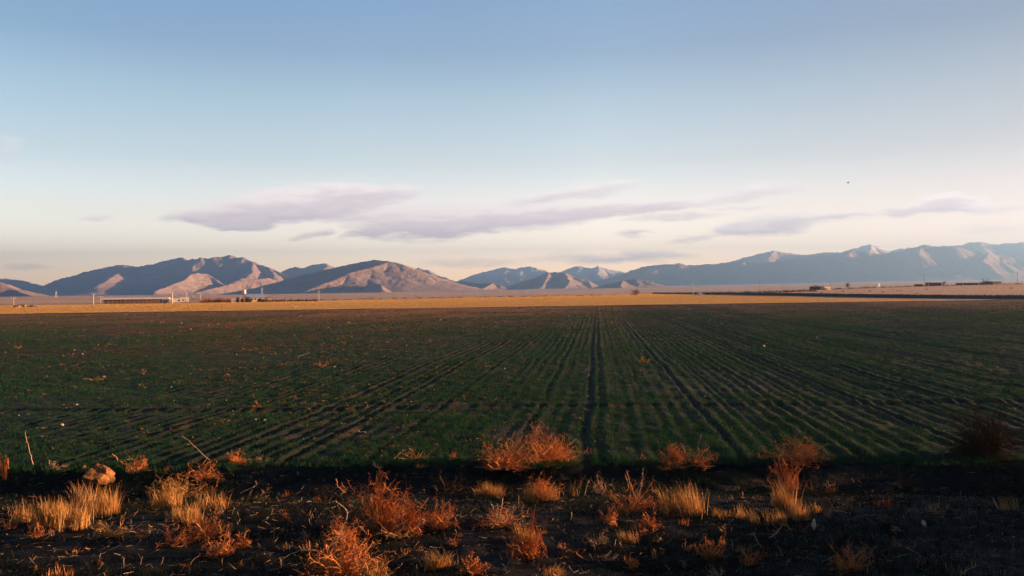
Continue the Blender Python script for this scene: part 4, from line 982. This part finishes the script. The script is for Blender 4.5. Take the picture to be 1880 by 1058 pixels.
for k in range(40):
    px = 1500 + k * 9.6 + random.uniform(-3, 3); yb = 530.0 - (px - 1480) * .0205
    bush(px, yb - 2.6 + random.uniform(-1, .8), yb + .6, 15, 765, 'low dark bush on the crest of the pale rise', 'bushdark', 80, 'low dark bushes along the crest of the pale rise')
for (px, py) in ((1508, 538), (1648, 535), (1655, 535), (1684, 540), (1703, 532), (1856, 530), (1596, 536), (1620, 537), (1548, 536), (1808, 543)):
    bush(px, py - 3, py, 7, dist_for(px, py), 'small dark weed clump on the pale stubble rise', 'bushdark', 60, 'weed clumps on the pale stubble rise')
# right side buildings
house('dark_shed', 1489, 1513, 524.5, 530.5, 790, 'low dark shed with its long shaded wall towards the field', wall='darkwall', roof='darkwall', dep=6, pitch=.5, wins=((.3, .8, .3, .7),), door=(.7, 1.0, 'hole'), yaw=-.1, cat='shed')
house('open_shelter', 1513.5, 1530, 524.2, 530, 785, 'small shelter with a dark flat roof and a sunlit pale wall', wall='plaster', roof='darkwall', dep=5, pitch=.3, wins=((.55, .8, .3, .7),), door=(.05, 1.2, 'hole'), yaw=.5, cat='shelter')
house('dark_shed', 1683, 1694, 523, 526.5, 770, 'low dark hut left of the row of dark houses', wall='darkwall', roof='darkwall', dep=6, pitch=.6, wins=((.5, .8, .3, .7),), cat='hut', yaw=-.1)
house('dark_house', 1703, 1709, 519.5, 526, 760, 'small dark house at the left end of the row', wall='darkwall', roof='roofgrey', dep=5, pitch=.4, wins=((.45, .9, .4, .75),), door=(.1, .8, 'plaster'), yaw=-.1)
house('dark_house', 1710.5, 1728, 520, 526, 765, 'longer dark house with a row of windows beside the small dark tree', wall='darkwall', roof='roofgrey', dep=6, pitch=.5, wins=tuple((.08 + .19 * k, .9, .4, .75) for k in range(5)), yaw=-.1)
house('long_dark_building', 1762, 1822, 520.8, 525, 750, 'long low dark building with three small white doors', wall='darkwall', roof='roofgrey', dep=7, pitch=.3, wins=((.2, 1, .4, .75), (.4, 1, .4, .75), (.75, 1, .4, .75)), door=(.07, 1.3, 'roofwhite'), yaw=-.05, cat='building')
b_ = bpy.data.objects['long_dark_building']
for t_ in (.57, .92): part('door', MB().box(27.5 * t_, 27.5 * t_ + 1.2, -.06, .02, 0, 1.5), 'roofwhite', b_)
house('flat_roofed_building', 1823, 1846, 517.5, 523, 735, 'dark flat roofed building with a wide overhanging roof near the right edge', wall='darkwall', roof='darkwall', dep=7, pitch=.25, wins=((.2, 1, .4, .75), (.6, 1, .4, .75)), door=(.42, 1, 'hole'), over=.7, cat='building')
house('white_house', 1612, 1617, 513.5, 517.5, 2200, 'tiny white house far out on the plain below the right range', wall='roofwhite', roof='roofwhite', dep=5, pitch=1, wins=((.4, 1.5, .3, .7),), cat='house')
house('white_house', 1501, 1508, 517, 520, 1900, 'tiny pale house far behind the dark shed', wall='roofwhite', roof='roofwhite', dep=5, pitch=1, wins=((.4, 1.5, .3, .7),), cat='house')
heap(1272, 1296, 532, 536.5, 640, 'pale heap of earth at the foot of the tall pole', 'conc', seed=5)
heap(1300, 1312, 533, 535.5, 620, 'small bluish heap of gravel between the tall pole and the hedge', 'roofgrey', 'gravel_heap', seed=6)
heap(1376, 1392, 530, 532.5, 700, 'low dark gravel heap in the hedge line', 'roofgrey', 'gravel_heap', seed=8)
# white car on the far plain
x, y, z = base_at(763, 900)
o = empty('car', (x, y, z), .15); tag(o, 'tiny white car driving on the plain below the big hill', 'car')
part('body', MB().add([(px_, yy_, zz_) for yy_ in (-.85, .85) for (px_, zz_) in ((-2.1, .4), (2.1, .4), (2.15, .8), (1.1, .95), (.5, 1.45), (-1.2, 1.48), (-1.9, .98), (-2.15, .85))],
    [(k, (k + 1) % 8, 8 + (k + 1) % 8, 8 + k) for k in range(8)], [tuple(range(7, -1, -1))], [tuple(range(8, 16))]), 'paint', o)
part('window', MB().box(-1.1, .4, -.87, -.851, 1.0, 1.35), 'hole', o)
for sx in (-1.3, 1.3):
    for sy in (-.8, .8): wl = part('wheel', MB().tube([(sx, sy - .1, .34), (sx, sy + .1, .34)], .34, 12), 'tyre', o); part('rim', MB().tube([(sx, sy - .13, .34), (sx, sy + .13, .34)], .18, 10), 'steel', wl)
# bird
u_, v_ = px_uv(1557, 336); Yb = 120.
o = empty('flying_bird', (u_ * Yb, Yb, CAM_H + v_ * Yb), -.8); tag(o, 'small dark bird flying alone in the sky on the right', 'bird')
o.rotation_euler = (.5, .3, -.7)
P = [(-.17, 0, 0), (-.10, 0, .005), (0, 0, .01), (.09, 0, .02), (.14, 0, .03), (.175, 0, .025)]
part('body', MB().tube(P, [.008, .025, .045, .035, .025, .005], 8), 'feather', o)
for sy in (-1, 1):
    part('wing', MB().add([(.07, sy * .03, .02), (-.06, sy * .03, .02), (-.05, sy * .15, .07), (.06, sy * .14, .08), (-.07, sy * .30, .04), (-.02, sy * .29, .05),
                           (.07, sy * .03, .01), (-.06, sy * .03, .012), (-.05, sy * .15, .064), (.06, sy * .14, .07), (-.07, sy * .30, .037), (-.02, sy * .29, .045)],
                          [(0, 1, 2, 3), (3, 2, 4, 5), (9, 8, 7, 6), (11, 10, 8, 9), (0, 3, 9, 6), (3, 5, 11, 9), (1, 7, 8, 2), (2, 8, 10, 4), (4, 10, 11, 5)]), 'feather', o)
part('tail', MB().add([(-.15, -.02, 0), (-.15, .02, 0), (-.25, .05, 0), (-.25, -.05, 0), (-.15, -.02, .008), (-.15, .02, .008), (-.25, .05, .008), (-.25, -.05, .008)],
                      [(0, 1, 2, 3), (7, 6, 5, 4), (0, 4, 5, 1), (2, 6, 7, 3), (1, 5, 6, 2), (0, 3, 7, 4)]), 'feather', o)

# ------------------------------------------------------------------ air
HD = 0.000115
hz = material('haze_air', [(1, 1, 1), (1, 1, 1)]); t = NT(hz.node_tree)
pv = t.n('ShaderNodeVolumePrincipled'); pv.inputs['Color'].default_value = (0.24, 0.49, 0.95, 1); pv.inputs['Density'].default_value = HD
pv.inputs['Anisotropy'].default_value = 0.5
o = t.n('ShaderNodeOutputMaterial'); t.t.links.new(pv.outputs[0], o.inputs['Volume'])
tag(obj('haze', MB().box(-13000, 15000, -3000, 14800, -6, 740), hz), 'pale blue haze filling the air over the plain', 'haze', kind='stuff')
